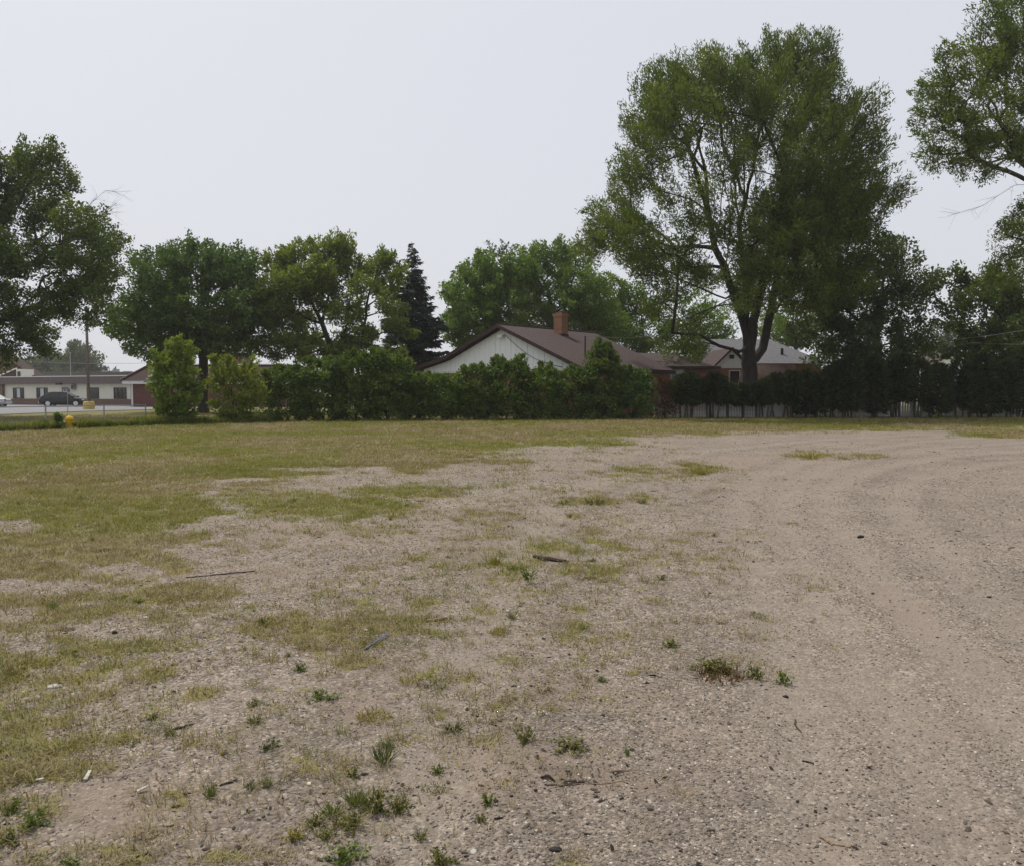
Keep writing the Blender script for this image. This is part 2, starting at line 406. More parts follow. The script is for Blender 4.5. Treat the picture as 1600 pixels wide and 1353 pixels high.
TRACKS = [[(1290, 1500), (1270, 1200), (1215, 1000), (1165, 860), (1150, 790), (1185, 745), (1290, 710), (1440, 690), (1650, 676)],
          [(1850, 1500), (1640, 1200), (1470, 1000), (1350, 880), (1290, 805), (1290, 765), (1350, 735), (1480, 712), (1700, 698)],
          [(1560, 1500), (1440, 1200), (1320, 1000), (1240, 880), (1215, 800), (1235, 755), (1320, 722), (1460, 700), (1680, 686)],
          [(2200, 1400), (1800, 1150), (1620, 1000), (1480, 880), (1400, 800), (1395, 770), (1440, 745), (1540, 725), (1750, 710)],
          [(560, 1500), (700, 1100), (790, 900), (860, 800), (960, 740), (1100, 705), (1300, 686), (1600, 672)]]
TR_W = [np.array([G(*p)[:2] for p in t]) for t in TRACKS]
def track_dist(X, Y):
    best = np.full(X.shape, 99.0)
    for t in TR_W:
        for a, b in zip(t[:-1], t[1:]):
            ab = b - a; L = (ab ** 2).sum()
            u = np.clip(((X - a[0]) * ab[0] + (Y - a[1]) * ab[1]) / L, 0, 1)
            best = np.minimum(best, np.hypot(X - a[0] - u * ab[0], Y - a[1] - u * ab[1]))
    return best
SCR_A, SCR_B = G(850, 1215)[:2], G(985, 1203)[:2]
def ground_z(X, Y, fine=True):
    r = np.hypot(X, Y)
    z = 0.05 * (fbm(X * 0.25, Y * 0.25, 31, 3) - 0.5) * sstep(3, 8, r) * (1 - sstep(34, 44, r))
    td = track_dist(X, Y)
    near = 1 - sstep(26, 40, r)
    z = z + near * (-0.011 * np.exp(-(td / 0.16) ** 2) + 0.007 * np.exp(-((td - 0.36) / 0.14) ** 2))
    if fine:
        z = z + near * (0.022 * (fbm(X * 4, Y * 4, 41, 3) - 0.5) + 0.014 * (fbm(X * 16, Y * 16, 47, 3) - 0.5) * (1 - sstep(10, 18, r)))
        d = SCR_B - SCR_A; L = np.hypot(*d); d = d / L; nrm = np.array([-d[1], d[0]])
        u = (X - SCR_A[0]) * d[0] + (Y - SCR_A[1]) * d[1]; v = (X - SCR_A[0]) * nrm[0] + (Y - SCR_A[1]) * nrm[1]
        m = sstep(-.02, .06, u) * (1 - sstep(L - .08, L, u)) * (np.abs(v) < 0.085)
        z = z + m * (-0.012 + 0.016 * np.cos(v * 2 * math.pi / 0.045))
    return z

ang = np.concatenate([np.linspace(-180, -46, 34)[:-1], np.linspace(-46, 46, 380), np.linspace(46, 180, 34)[1:-1]])
rad = np.concatenate([[0.4, 0.9, 1.4], np.geomspace(1.8, 8, 270)[:-1], np.geomspace(8, 52, 200)[:-1], np.geomspace(52, 6000, 46)])
A, R = np.meshgrid(np.radians(ang), rad)
gx, gy = R * np.sin(A), R * np.cos(A)
gz = ground_z(gx, gy)
nA, nR = len(ang), len(rad)
V = np.concatenate([np.stack([gx.ravel(), gy.ravel(), gz.ravel()], 1), [[0, 0, 0]]])
i, j = np.meshgrid(np.arange(nR - 1), np.arange(nA), indexing='ij'); j2 = (j + 1) % nA
quads = np.stack([i * nA + j, (i + 1) * nA + j, (i + 1) * nA + j2, i * nA + j2], -1).reshape(-1, 4)
fan = np.stack([np.full(nA, nR * nA), np.arange(nA), (np.arange(nA) + 1) % nA], 1)
# ---- ground material: gravel, sand, thatch
m, n, l, p = new_mat('ground')
MATS['ground'] = m
geo = n.new('ShaderNodeNewGeometry')
def N_(kind, **kw):
    x = n.new(kind)
    for k, v in kw.items(): x.inputs[k].default_value = v
    return x
def ramp(fac, stops):
    r = n.new('ShaderNodeValToRGB'); e = r.color_ramp.elements
    e[0].position, e[0].color = stops[0][0], (*stops[0][1], 1); e[1].position, e[1].color = stops[-1][0], (*stops[-1][1], 1)
    for q, c in stops[1:-1]:
        x = e.new(q); x.color = (*c, 1)
    l.new(fac, r.inputs[0]); return r.outputs[0]
def mixc(fac, a, b, mode='MIX'):
    x = n.new('ShaderNodeMix'); x.data_type = 'RGBA'; x.blend_type = mode
    if isinstance(fac, float): x.inputs[0].default_value = fac
    else: l.new(fac, x.inputs[0])
    for k, q in ((6, a), (7, b)):
        if isinstance(q, tuple): x.inputs[k].default_value = (*q, 1)
        else: l.new(q, x.inputs[k])
    return x.outputs[2]
def mathn(op, a, b=None, c=None):
    x = n.new('ShaderNodeMath'); x.operation = op
    for k, q in enumerate((a, b, c)):
        if q is None: continue
        if isinstance(q, (int, float)): x.inputs[k].default_value = q
        else: l.new(q, x.inputs[k])
    return x.outputs[0]
def noise_(scale, detail=5.0, rough=0.6):
    t = N_('ShaderNodeTexNoise', Scale=scale, Detail=detail, Roughness=rough); l.new(geo.outputs['Position'], t.inputs['Vector']); return t.outputs['Fac']
def voro(scale):
    t = N_('ShaderNodeTexVoronoi', Scale=scale); l.new(geo.outputs['Position'], t.inputs['Vector']); return t
v1, v2 = voro(75.0), voro(38.0)
sep = n.new('ShaderNodeSeparateColor'); l.new(v1.outputs['Color'], sep.inputs[0])
sep2 = n.new('ShaderNodeSeparateColor'); l.new(v2.outputs['Color'], sep2.inputs[0])
g1 = ramp(sep.outputs[0], [(0, (0.073, 0.061, 0.052)), (.2, (0.152, 0.129, 0.108)), (.55, (0.220, 0.188, 0.157)), (.85, (0.295, 0.256, 0.215)), (1, (0.505, 0.454, 0.398))])
g2 = ramp(sep2.outputs[1], [(0, (0.108, 0.093, 0.078)), (.5, (0.214, 0.181, 0.152)), (1, (0.344, 0.297, 0.251))])
grav = mixc(0.4, g1, g2)
big = ramp(noise_(0.55, 6.0, .65), [(.3, (.84, .83, .83)), (.7, (1.12, 1.1, 1.07))])
grav = mixc(1.0, grav, big, 'MULTIPLY')
medn = ramp(noise_(6.0, 6.0, .7), [(.3, (.80, .79, .78)), (.7, (1.17, 1.17, 1.16))])
grav = mixc(1.0, grav, medn, 'MULTIPLY')
sandc = ramp(noise_(120.0, 3.0, .7), [(.25, (0.193, 0.150, 0.119)), (.75, (0.274, 0.218, 0.175))])
asd = n.new('ShaderNodeAttribute'); asd.attribute_name = 'sand'
agr = n.new('ShaderNodeAttribute'); agr.attribute_name = 'grass'
atr = n.new('ShaderNodeAttribute'); atr.attribute_name = 'track'
sfac = mathn('MULTIPLY', asd.outputs['Fac'], mathn('MULTIPLY_ADD', noise_(14.0, 5.0, .7), 1.6, .1))
c = mixc(sfac, grav, sandc)
alo = n.new('ShaderNodeAttribute'); alo.attribute_name = 'loose'
c = mixc(mathn('MULTIPLY', alo.outputs['Fac'], 0.4), c, mixc(1.0, c, (.66, .66, .67), 'MULTIPLY'))
c = mixc(mathn('MULTIPLY', atr.outputs['Fac'], 0.45), c, (.245, .212, .176))
th = ramp(noise_(1.265, 6.720, 0.714), [(.3, (0.207, 0.168, 0.078)), (.5, (0.186, 0.172, 0.058)), (.72, (0.159, 0.168, 0.043))])
th2 = ramp(noise_(45.0, 4.0, .75), [(.3, (.62, .62, .6)), (.7, (1.3, 1.28, 1.2))])
th = mixc(1.0, th, th2, 'MULTIPLY')
gn = mathn('ADD', agr.outputs['Fac'], mathn('MULTIPLY_ADD', noise_(14.0, 5.0, .75), 1.1, -.55))
gf = n.new('ShaderNodeMapRange'); gf.interpolation_type = 'SMOOTHSTEP'
gf.inputs['From Min'].default_value = .40; gf.inputs['From Max'].default_value = .78; l.new(gn, gf.inputs['Value'])
c = mixc(mathn('MULTIPLY', gf.outputs[0], .9), c, th)
l.new(c, p.inputs['Base Color'])
p.inputs['Roughness'].default_value = 0.95
p.inputs['Specular IOR Level'].default_value = 0.15
bmp = N_('ShaderNodeBump', Strength=0.55, Distance=0.012)
hh = mathn('ADD', mathn('MULTIPLY', v1.outputs['Distance'], -1.0), mathn('MULTIPLY', noise_(180.0, 3.0, .7), .5))
l.new(hh, bmp.inputs['Height']); l.new(bmp.outputs[0], p.inputs['Normal'])

me = mesh_np('ground', V, np.concatenate([quads.ravel(), fan.ravel()]), [4] * len(quads) + [3] * len(fan), 'ground', smooth=True)
Xv, Yv = V[:, 0], V[:, 1]
front = Yv > 1.2
for nm, fn in (('grass', grass_density), ('sand', sand_cover), ('track', lambda a, b: np.exp(-(track_dist(a, b) / .26) ** 2) * (.4 + 1.1 * fbm(a * .7, b * .7, 33, 3))), ('loose', lambda a, b: np.exp(-((track_dist(a, b) - .55) / .22) ** 2) * sstep(.3, .6, fbm(a * 1.2, b * 1.2, 35, 3)))):
    val = np.where(front, fn(Xv, np.maximum(Yv, 1.2)), 0.15)
    a = me.attributes.new(nm, 'FLOAT', 'POINT'); a.data.foreach_set('value', val.astype(np.float32))
ground = tag(link('ground', me), 'gravel lot and dry lawn', kind='structure')

road_px = [(-260, 662), (0, 648.5), (130, 643.5), (240, 640.5), (330, 638), (430, 636.5), (430, 633.2), (-260, 633.2)]
rp = [G(*q) for q in road_px]
tag(MB().prism([(q[0], q[1], 0.02) for q in rp][::-1], (0, 0, 0.03)).build('road', 'asphalt'), 'pale grey paved car park strip', kind='structure')

# ------------------------------------------------------------------ buildings
Z3 = np.array([0, 0, 1.0])
def window(parent, o, a, nrm, w, h, frame='metal_dark', curtain=0, bars=(), t=0.07):
    """o: lower left corner on the wall; a: unit right; nrm: unit outward"""
    o, a, nrm = map(np.asarray, (o, a, nrm))
    f = MB()
    for (q, aa, bb) in ((o, a * w, Z3 * t), (o + Z3 * (h - t), a * w, Z3 * t), (o + Z3 * t, a * t, Z3 * (h - 2 * t)), (o + a * (w - t) + Z3 * t, a * t, Z3 * (h - 2 * t))):
        f.obox(q, aa, nrm * 0.07, bb)
    for b in bars: f.obox(o + a * (b * w - t * .4) + Z3 * t, a * t * .8, nrm * 0.065, Z3 * (h - 2 * t))
    wd = f.build('window', frame, parent)
    MB().obox(o + a * t + Z3 * t, a * (w - 2 * t), nrm * 0.02, Z3 * (h - 2 * t)).build('pane', 'glass_dark', wd)
    if curtain:
        cu = MB()
        for (c0, c1) in ((.34, .66),) if curtain == 1 else ((.38, .62), (.1, .2)):
            cu.obox(o + a * (c0 * w) + Z3 * (t + .02) + nrm * .022, a * (c1 - c0) * w, nrm * 0.01, Z3 * (h - 2 * t - .04))
        cu.build('curtain', 'curtain', wd)
    return wd

# --- long low cream building at the far left
L0 = np.array([(-60 - 800) * 106 / F, 106.0, 0]); R0 = np.array([(206 - 800) * 93 / F, 93.0, 0])
aA = unit(R0 - L0); nA_ = np.array([aA[1], -aA[0], 0]); lenA = np.linalg.norm(R0 - L0)
def wall_s(px):
    k = (px - 800) / F
    return (k * L0[1] - L0[0]) / (aA[0] - k * aA[1])
shop = tag(empty('low_building', (L0 + R0) / 2), 'long low cream building with brown roof band and brick base behind the dark car', 'building')
MB().obox(L0, aA * lenA, -nA_ * 12, Z3 * 3.05).build('wall', 'stucco_cream', shop)
MB().obox(L0 + nA_ * .10, aA * lenA, -nA_ * .097, Z3 * .80).build('brick_base', 'brick_tan', shop)
MB().obox(L0 + nA_ * .55 + Z3 * 2.62, aA * (lenA - .02), -nA_ * .547, Z3 * .84).build('roof_band', 'fascia_brown', shop)
MB().obox(L0 + nA_ * .58 + Z3 * 3.463, aA * lenA, -nA_ * 12.4, Z3 * .09).build('roof', 'trim_white', shop)
MB().obox(L0 + aA * (wall_s(4)) + nA_ * .103, aA * .6, nA_ * .25, Z3 * 2.6).build('brick_pier', 'brick_tan', shop)
for (p0, p1, yt, cu, br) in ((-20, 4, 608, 0, (.5,)), (22, 38.5, 607.5, 1, (.3, .7)), (58.5, 75.5, 607, 1, (.3, .7)), (98.5, 110, 607.5, 2, (.5,)), (137, 155.5, 606, 0, ()), (179, 198.5, 605, 0, (.33, .66))):
    s0, s1 = wall_s(p0), wall_s(p1)
    window(shop, L0 + aA * s0 + nA_ * .004 + Z3 * .83, aA, nA_, s1 - s0, 1.33, 'metal_dark', cu, br)
s_ = wall_s(101); MB().obox(L0 + aA * (s_ - .35) + nA_ * .56 + Z3 * 2.5, aA * .8, nA_ * .3, Z3 * .22).build('floodlight', 'metal_dark', shop)
s_ = wall_s(113)
acu = MB().obox(L0 + aA * s_ + nA_ * .004 + Z3 * 1.95, aA * .85, nA_ * .4, Z3 * .55).build('air_conditioner', 'metal_grey', shop)
MB().obox(L0 + aA * (s_ + .45) + nA_ * .405 + Z3 * 2.0, aA * .35, nA_ * .02, Z3 * .45).build('grille', 'metal_dark', acu)

# --- red brick building with steep brown roof behind the shrubs
YB = 87.0
bx = lambda px: (px - 800) * YB / F
hz = lambda py, Y=YB: CAMH + (HOR - py) * Y / F
rb = tag(empty('brick_building', (bx(300), YB + 6, 0)), 'dark red brick building with steep brown roof behind the two bright shrubs', 'building')
MB().box(bx(205), bx(446), YB, YB + 12, 0, 2.5).build('wall', 'brick_red', rb)
MB().box(bx(196), bx(455), YB - .6, YB + 12.6, 2.503, 2.85).build('fascia', 'trim_white', rb)
e0, e1, tz = 2.853, 0, hz(570)
lo = [(bx(195.5), YB - .7, e0), (bx(456), YB - .7, e0), (bx(456), YB + 12.7, e0), (bx(195.5), YB + 12.7, e0)]
hi = [(bx(222), YB + 2.2, tz), (bx(448), YB + 2.2, tz), (bx(448), YB + 10, tz), (bx(222), YB + 10, tz)]
MB().add(lo + hi, [(0, 3, 2, 1), (4, 5, 6, 7), (0, 1, 5, 4), (1, 2, 6, 5), (2, 3, 7, 6), (3, 0, 4, 7)]).build('roof', 'shingle_red', rb)
MB().tube([(bx(195), YB - .75, e0 + .05), (bx(222), YB + 2.15, tz + .04)], .13, 6).build('rake_board', 'trim_brown', rb)
MB().box(bx(224), bx(449), YB + 2.0, YB + 2.3, tz + .003, tz + .12).build('roof_cap', 'trim_white', rb)
MB().box(bx(318), bx(361), YB + 3.5, YB + 7, tz - .3, hz(549)).build('chimney', 'brick_tan', rb)
MB().box(bx(233), bx(243), YB - .05, YB + .1, hz(594.5), hz(585.5)).build('sign', 'trim_white', rb)
MB().box(bx(236), bx(240), YB - .08, YB - .053, hz(592), hz(588.5)).build('sign_mark', 'metal_dark', rb)
MB().box(bx(206.5), bx(209), YB - .12, YB - .003, 0, 2.5).build('corner_board', 'trim_white', rb)

# --- brick church gable far left and the grey flat roof beyond
YC = 132.0
cxp = lambda px: (px - 800) * YC / F
ch = tag(empty('brick_church', (cxp(-20), YC + 8, 0)), 'brown gabled brick roof rising behind the low cream building at the far left', 'building')
ap, er, el_ = (cxp(-20), hz(538, YC)), (cxp(62), hz(594, YC)), (cxp(-102), hz(594, YC))
MB().prism([(el_[0], YC, 0), (er[0], YC, 0), (er[0], YC, er[1]), (ap[0], YC, ap[1]), (el_[0], YC, el_[1])], (0, 3, 0)).build('wall', 'brick_tan', ch)
rf = MB()
for e in (er, el_):
    sg = 1 if e is er else -1
    rf.prism([(ap[0], YC - .5, ap[1] + .02), (e[0] + sg * .5, YC - .5, e[1] - .35), (e[0] + sg * .5, YC - .5, e[1] - .1), (ap[0], YC - .5, ap[1] + .3)], (0, 3.6, 0))
rf.build('roof', 'shingle_red', ch)
dm = MB().box(cxp(46), cxp(55), YC - 3.2, YC - .02, hz(594, YC), hz(578, YC)).build('dormer', 'trim_white', ch)
window(ch, (cxp(47.2), YC - 3.21, hz(591, YC)), (1, 0, 0), (0, -1, 0), cxp(53.8) - cxp(47.2), hz(581, YC) - hz(591, YC), 'trim_white', 0, ())
MB().prism([(cxp(-10), YC - 3.0, hz(596, YC)), (cxp(45.8), YC - 3.0, hz(596, YC)), (cxp(45.8), YC - 3.0, hz(577.5, YC)), (cxp(10), YC - 3.0, hz(592.5, YC))], (0, 2.9, 0)).build('side_roof', 'shingle_brown', ch)
MB().tube([(cxp(9), YC - 3.1, hz(593, YC)), (cxp(46), YC - 3.1, hz(577, YC))], .12, 6).build('rake_board', 'trim_white', ch)
YD = 185.0
dxp = lambda px: (px - 800) * YD / F
fb = tag(empty('flat_building', (dxp(130), YD + 8, 0)), 'distant grey flat roofed building with rooftop boxes beyond the low cream building', 'building')
MB().box(dxp(70), dxp(214), YD, YD + 20, 0, hz(583, YD)).build('wall', 'shingle_grey', fb)
MB().box(dxp(69), dxp(215), YD - .3, YD + 20.3, hz(583, YD) + .003, hz(581.5, YD)).build('roof', 'fascia_brown', fb)
for (p0, p1, yt) in ((167.5, 172, 576.5), (184, 193, 580), (150, 153, 579)):
    MB().box(dxp(p0), dxp(p1), YD + 3, YD + 5, hz(582.3, YD), hz(yt, YD)).build('rooftop_box', 'metal_grey', fb)

# --- white gabled house with brown roof behind the hedge
TH = math.radians(42)
gv, rv = np.array([math.cos(TH), -math.sin(TH), 0]), np.array([math.sin(TH), math.cos(TH), 0])
AP = at(785, 511, 54.0)
def solve_w(px):
    k = (px - 800) / F
    return (k * AP[1] - AP[0]) / (gv[0] - k * gv[1])
wR = solve_w(907); wK = solve_w(703); wL = solve_w(662)
def hgt(pt, py): return CAMH + (HOR - py) * pt[1] / F
PR = AP + gv * wR; zR = hgt(PR, 573); PK = AP + gv * wK; zK = hgt(PK, 561); PL = AP + gv * wL; zL = hgt(PL, 575.5)
TL = 9.9
hs = tag(empty('gabled_house', (AP[0] + rv[0] * 5, AP[1] + rv[1] * 5, 0)), 'ranch house with pale boarded gable, brown shingle roof and orange brick chimney', 'house')
def P3(w, t, z): q = AP + gv * w + rv * t; return np.array([q[0], q[1], z])
zE = 3.0
body = MB()
poly = [P3(wL, 0, 0), P3(wR, 0, 0), P3(wR, 0, zR - .12), P3(0, 0, AP[2] - .15), P3(wK, 0, zK - .12), P3(wL, 0, zL - .1)]
body.prism([q + rv * .05 for q in poly], rv * TL)
body.build('wall', 'brick_orange', hs)
# boards of the gable, each one its own piece
def roof_z(w):
    return np.interp(w, [wL, wK, 0, wR], [zL, zK, AP[2], zR]) - .13
nb = 30
ws = np.linspace(wL + .02, wR - .02, nb + 1)
gable = MB().obox(P3(wL, -.04, zL - .42), gv * (wR - wL), rv * .085, Z3 * .16).build('gable_sill', 'trim_white', hs)
for k in range(nb):
    a0, a1 = ws[k] + .012, ws[k + 1] - .012
    zb = min(zL, zR) - .3 + .04
    tops = [max(roof_z(a0), zb + .04), max(roof_z(a1), zb + .04)]
    pl = [P3(a0, .047, zb), P3(a1, .047, zb), P3(a1, .047, tops[1])]
    if a0 < 0 < a1: pl.append(P3(0, .047, roof_z(0)))
    pl.append(P3(a0, .047, tops[0]))
    MB().prism(pl, -rv * (.03 + .006 * (k % 3))).build('plank', 'siding', hs)
def slab(p, q, thick, t0, t1, nm, mt, par):
    """roof slope between (w,z) p and q"""
    up = np.array([0, 0, thick])
    A0, B0 = P3(p[0], t0, p[1]), P3(q[0], t0, q[1])
    return MB().prism([A0, B0, B0 + up, A0 + up], rv * (t1 - t0)).build(nm, mt, par)
ov = .45; sR = (AP[2] - zR) / wR
r1 = slab((0, AP[2]), (wR + ov, zR - sR * ov), .14, -.5, TL + .5, 'roof', 'shingle_brown', hs)
slab((0, AP[2] + .002), (wK, zK), .14, -.5, TL + .5, 'roof', 'shingle_brown', hs)
sL = (zK - zL) / (wL - wK)
slab((wK, zK + .003), (wL - ov, zL + sL * ov), .13, -.5, TL + .5, 'roof', 'shingle_brown', hs)
def rake(p, q, nm='rake_board'):
    A0, B0 = P3(p[0], -.56, p[1]), P3(q[0], -.56, q[1])
    MB().prism([A0 - Z3 * .09, B0 - Z3 * .09, B0 + Z3 * .16, A0 + Z3 * .16], rv * .057).build(nm, 'trim_brown', hs)
rake((0, AP[2]), (wR + ov, zR - sR * ov)); rake((0, AP[2]), (wK, zK)); rake((wK, zK), (wL - ov, zL + sL * ov))
ea = P3(wR + ov, -.5, zR - sR * ov)
MB().obox(ea + gv * .003 - Z3 * .14, gv * .1, rv * (TL + 1), Z3 * .2).build('gutter', 'trim_brown', hs)
MB().tube([P3(0, -.5, AP[2] + .15), P3(0, TL + .5, AP[2] + .15)], .09, 6).build('ridge_cap', 'trim_brown', hs)
# chimney on the right slope
tC = None
for t in np.linspace(.5, TL, 300):
    q = AP + gv * .9 + rv * t
    if (project(q[0], q[1], 5.5)[0]) >= 876: tC = t; break
qc = P3(.9, tC, 0)
zc0 = AP[2] - sR * 1.5; zc1 = hgt(qc, 489)
cw = .36
chm = MB().obox(qc - gv * cw - rv * cw + Z3 * zc0, gv * 2 * cw, rv * 2 * cw, Z3 * (zc1 - .35 - zc0)).build('chimney', 'brick_chimney', hs)
MB().obox(qc - gv * (cw + .05) - rv * (cw + .05) + Z3 * (zc1 - .347), gv * 2 * (cw + .05), rv * 2 * (cw + .05), Z3 * .24).build('chimney_cap', 'brick_chimney', chm)
MB().obox(qc - gv * (cw - .12) - rv * (cw - .12) + Z3 * (zc1 - .1), gv * 2 * (cw - .12), rv * 2 * (cw - .12), Z3 * .1).build('flue', 'brick_tan', chm)
MB().obox(qc - gv * (cw + .03) - rv * (cw + .03) + Z3 * (zc0 - .05), gv * 2 * (cw + .03), rv * 2 * (cw + .03), Z3 * .42).build('flashing', 'trim_brown', chm)
# small lamp under the apex, service mast on the roof
MB().obox(P3(-.2, -.3, AP[2] - .75), gv * .42, rv * .3, Z3 * .2).build('gable_lamp', 'trim_white', hs)
qm = P3(wR - .9, 2.6, 0)
for t in np.linspace(0, TL, 300):
    q = P3(wR - 1.2, t, 0)
    if project(q[0], q[1], 4)[0] >= 914: qm = q; break
MAST = np.array([qm[0], qm[1], hgt(qm, 526)])
MB().tube([(qm[0], qm[1], hgt(qm, 560)), MAST], .05, 8).build('service_mast', 'metal_dark', hs)
cab = MB(); pts = [P3(w, -.06, roof_z(w) - .2 - .5 * math.sin(math.pi * w / 5.2) - .25 * w * .2) for w in np.linspace(.2, 5.2, 14)]
cab.tube(pts, .016, 5); cab.build('cable', 'wire', hs)
for (w0, ww) in ((wL + 1.2, 1.5), (wR - 2.6, 1.4)):
    window(hs, P3(w0, .0, 1.2), gv, -rv, ww, 1.2, 'trim_white', 0, (.5,))
# brick wing to the right with its own low roof
YW = 60.0
wx = lambda px, Y=YW: (px - 800) * Y / F
x0, x1 = wx(978), wx(1116)
MB().box(x0, x1, YW, YW + 7, 0, hz(575, YW)).build('wing_wall', 'brick_orange', hs)
ez, rz_ = hz(575.5, YW) + .01, hz(549, YW)
lo = [(x0 - .3, YW - .5, ez), (x1 + .3, YW - .5, ez), (x1 + .3, YW + 7.5, ez), (x0 - .3, YW + 7.5, ez)]
MB().add(lo + [(x0 + 1, YW + 3.5, rz_), (x1 - 2.5, YW + 3.5, rz_)], [(0, 3, 2, 1), (0, 1, 5, 4), (1, 2, 5), (2, 3, 4, 5), (3, 0, 4)]).build('wing_roof', 'shingle_brown', hs)
MB().box(x0 - .3, x1 + .3, YW - .6, YW - .503, ez - .12, ez + .1).build('gutter', 'trim_brown', hs)
wd = window(hs, (wx(1047), YW - .003, hz(600, YW)), (1, 0, 0), (0, -1, 0), wx(1068) - wx(1047), hz(577, YW) - hz(600, YW), 'trim_white', 0, ())
MB().box(wx(1048.2), wx(1066.8), YW - .06, YW - .025, hz(585, YW), hz(578.2, YW)).build('blind', 'trim_white', wd)
window(hs, (wx(998), YW - .003, hz(600, YW)), (1, 0, 0), (0, -1, 0), wx(1009) - wx(998), hz(576, YW) - hz(600, YW), 'trim_white', 0, ())

# --- house with white front gable and pale grey roof behind the willow
YG = 64.0
gx_ = lambda px, Y=YG: (px - 800) * Y / F
gh = tag(empty('grey_roofed_house', (gx_(1190), YG + 5, 0)), 'house with small white front gable and pale grey roof behind the big willow trunk', 'house')
a0, a1, am = gx_(1113), gx_(1171), gx_(1142)
zb_, za = hz(576, YG), hz(547, YG)
MB().box(a0, a1, YG, YG + 6, 0, zb_).build('wall', 'brick_orange', gh)
MB().prism([(a0, YG - .02, zb_ + .003), (a1, YG - .02, zb_ + .003), (am, YG - .02, za - .08)], (0, 6, 0)).build('front_gable', 'siding', gh)
for sx, ax in ((-1, a0), (1, a1)):
    MB().prism([(am, YG - .35, za), (ax + sx * .25, YG - .35, zb_ - .22), (ax + sx * .25, YG - .35, zb_ - .04), (am, YG - .35, za + .18)], (0, 7, 0)).build('gable_roof', 'shingle_brown', gh)
MB().box(am - .18, am + .18, YG - .08, YG - .023, zb_ + .75, zb_ + 1.05).build('gable_vent', 'metal_dark', gh)
window(gh, (gx_(1138), YG - .003, 1.6), (1, 0, 0), (0, -1, 0), .9, zb_ - 1.75, 'trim_white', 0, ())
mx0, mx1 = gx_(1116, 70), gx_(1275, 70)
MB().box(mx0, mx1, 69, 78, 0, hz(569, 69)).build('main_wall', 'brick_orange', gh)
ez = hz(569, 69) + .005
top = hz(531, 73.5)
MB().add([(mx0 - .5, 68.4, ez), (mx1 + .5, 68.4, ez), (mx1 + .5, 78.6, ez), (mx0 - .5, 78.6, ez), (mx0 - .5, 73.5, top), (gx_(1200, 73.5), 73.5, top)], [(0, 3, 2, 1), (0, 1, 5, 4), (1, 2, 5), (2, 3, 4, 5), (3, 0, 4)]).build('main_roof', 'shingle_grey', gh)
vq = at(1222, 551, 70.2); MB().tube([vq - Z3 * .5, vq + Z3 * .35], .12, 8).build('vent_pipe', 'metal_dark', gh)
YS = 57.0
sxp = lambda px: (px - 800) * YS / F
sh = tag(empty('brown_shed', (sxp(1225), YS + 2, 0)), 'low brown roofed shed with tan end wall behind the cedars right of the willow', 'shed')
s0, s1 = sxp(1180), sxp(1254)
MB().box(s0, s1, YS + .3, YS + 3.7, 0, 2.05).build('wall', 'shed_tan', sh)
sz, st_ = 2.053, hz(572, YS)
MB().add([(s0 - .3, YS, sz - .3), (s1 + .1, YS, sz - .3), (s1 + .1, YS + 4, sz - .3), (s0 - .3, YS + 4, sz - .3), (s0 - .3, YS + 2, st_ + .15), (s1 + .1, YS + 2, st_ + .15)], [(0, 3, 2, 1), (0, 1, 5, 4), (1, 2, 5), (2, 3, 4, 5), (3, 0, 4)]).build('roof', 'shed_brown', sh)
YE = 88.0
exp_ = lambda px: (px - 800) * YE / F
eh = tag(empty('white_cottage', (exp_(1495), YE + 3, 0)), 'small pale house gable glimpsed between trees above the cedars far right', 'house')
ca, cb, cm = exp_(1462), exp_(1530), exp_(1497)
MB().prism([(ca, YE, 0), (cb, YE, 0), (cb, YE, hz(566, YE)), (cm, YE, hz(552, YE)), (ca, YE, hz(566, YE))], (0, 8, 0)).build('wall', 'siding', eh)
for sx, ax in ((-1, ca), (1, cb)):
    MB().prism([(cm, YE - .3, hz(552, YE)), (ax + sx * .4, YE - .3, hz(567.5, YE)), (ax + sx * .4, YE - .3, hz(565, YE)), (cm, YE - .3, hz(549.6, YE))], (0, 9, 0)).build('roof', 'trim_brown', eh)
for k in range(9):
    zz = hz(590, YE) + k * .19
    MB().box(ca + .05, cb - .05, YE - .03, YE - .003, zz, zz + .165).build('clapboard', 'siding', eh)

# ------------------------------------------------------------------ plants
def edges_mesh(P, parent, rad, keep, rng):
    """prisms for the kept nodes (edge parent->node)"""
    Vs, Fs, off = [], [], 0
    for lo_, hi_, sides in ((0, .03, 3), (.03, .12, 5), (.12, 9, 9)):
        idx = np.where(keep & (parent >= 0) & (rad >= lo_) & (rad < hi_))[0]
        if len(idx) == 0: continue
        a, b = P[parent[idx]], P[idx]
        ra = np.minimum(rad[parent[idx]], rad[idx] * 1.5); rb_ = rad[idx]
        d = unit(b - a); a = a - d * (ra * .35)[:, None]
        ref = np.where(np.abs(d[:, 2:3]) < .9, [[0, 0, 1.0]], [[1.0, 0, 0]])
        u = unit(np.cross(d, ref)); w = np.cross(d, u)
        th = 2 * math.pi * np.arange(sides) / sides
        ring = np.cos(th)[None, :, None] * u[:, None] + np.sin(th)[None, :, None] * w[:, None]
        va = a[:, None] + ring * ra[:, None, None]; vb = b[:, None] + ring * rb_[:, None, None]
        v = np.concatenate([va, vb], 1).reshape(-1, 3)
        k = np.arange(sides); k2 = (k + 1) % sides
        f = np.stack([k, k2, sides + k2, sides + k], 1)[None] + (np.arange(len(idx)) * 2 * sides)[:, None, None] + off
        Vs.append(v); Fs.append(f.reshape(-1, 4)); off += len(v)
    return np.concatenate(Vs), np.concatenate(Fs)
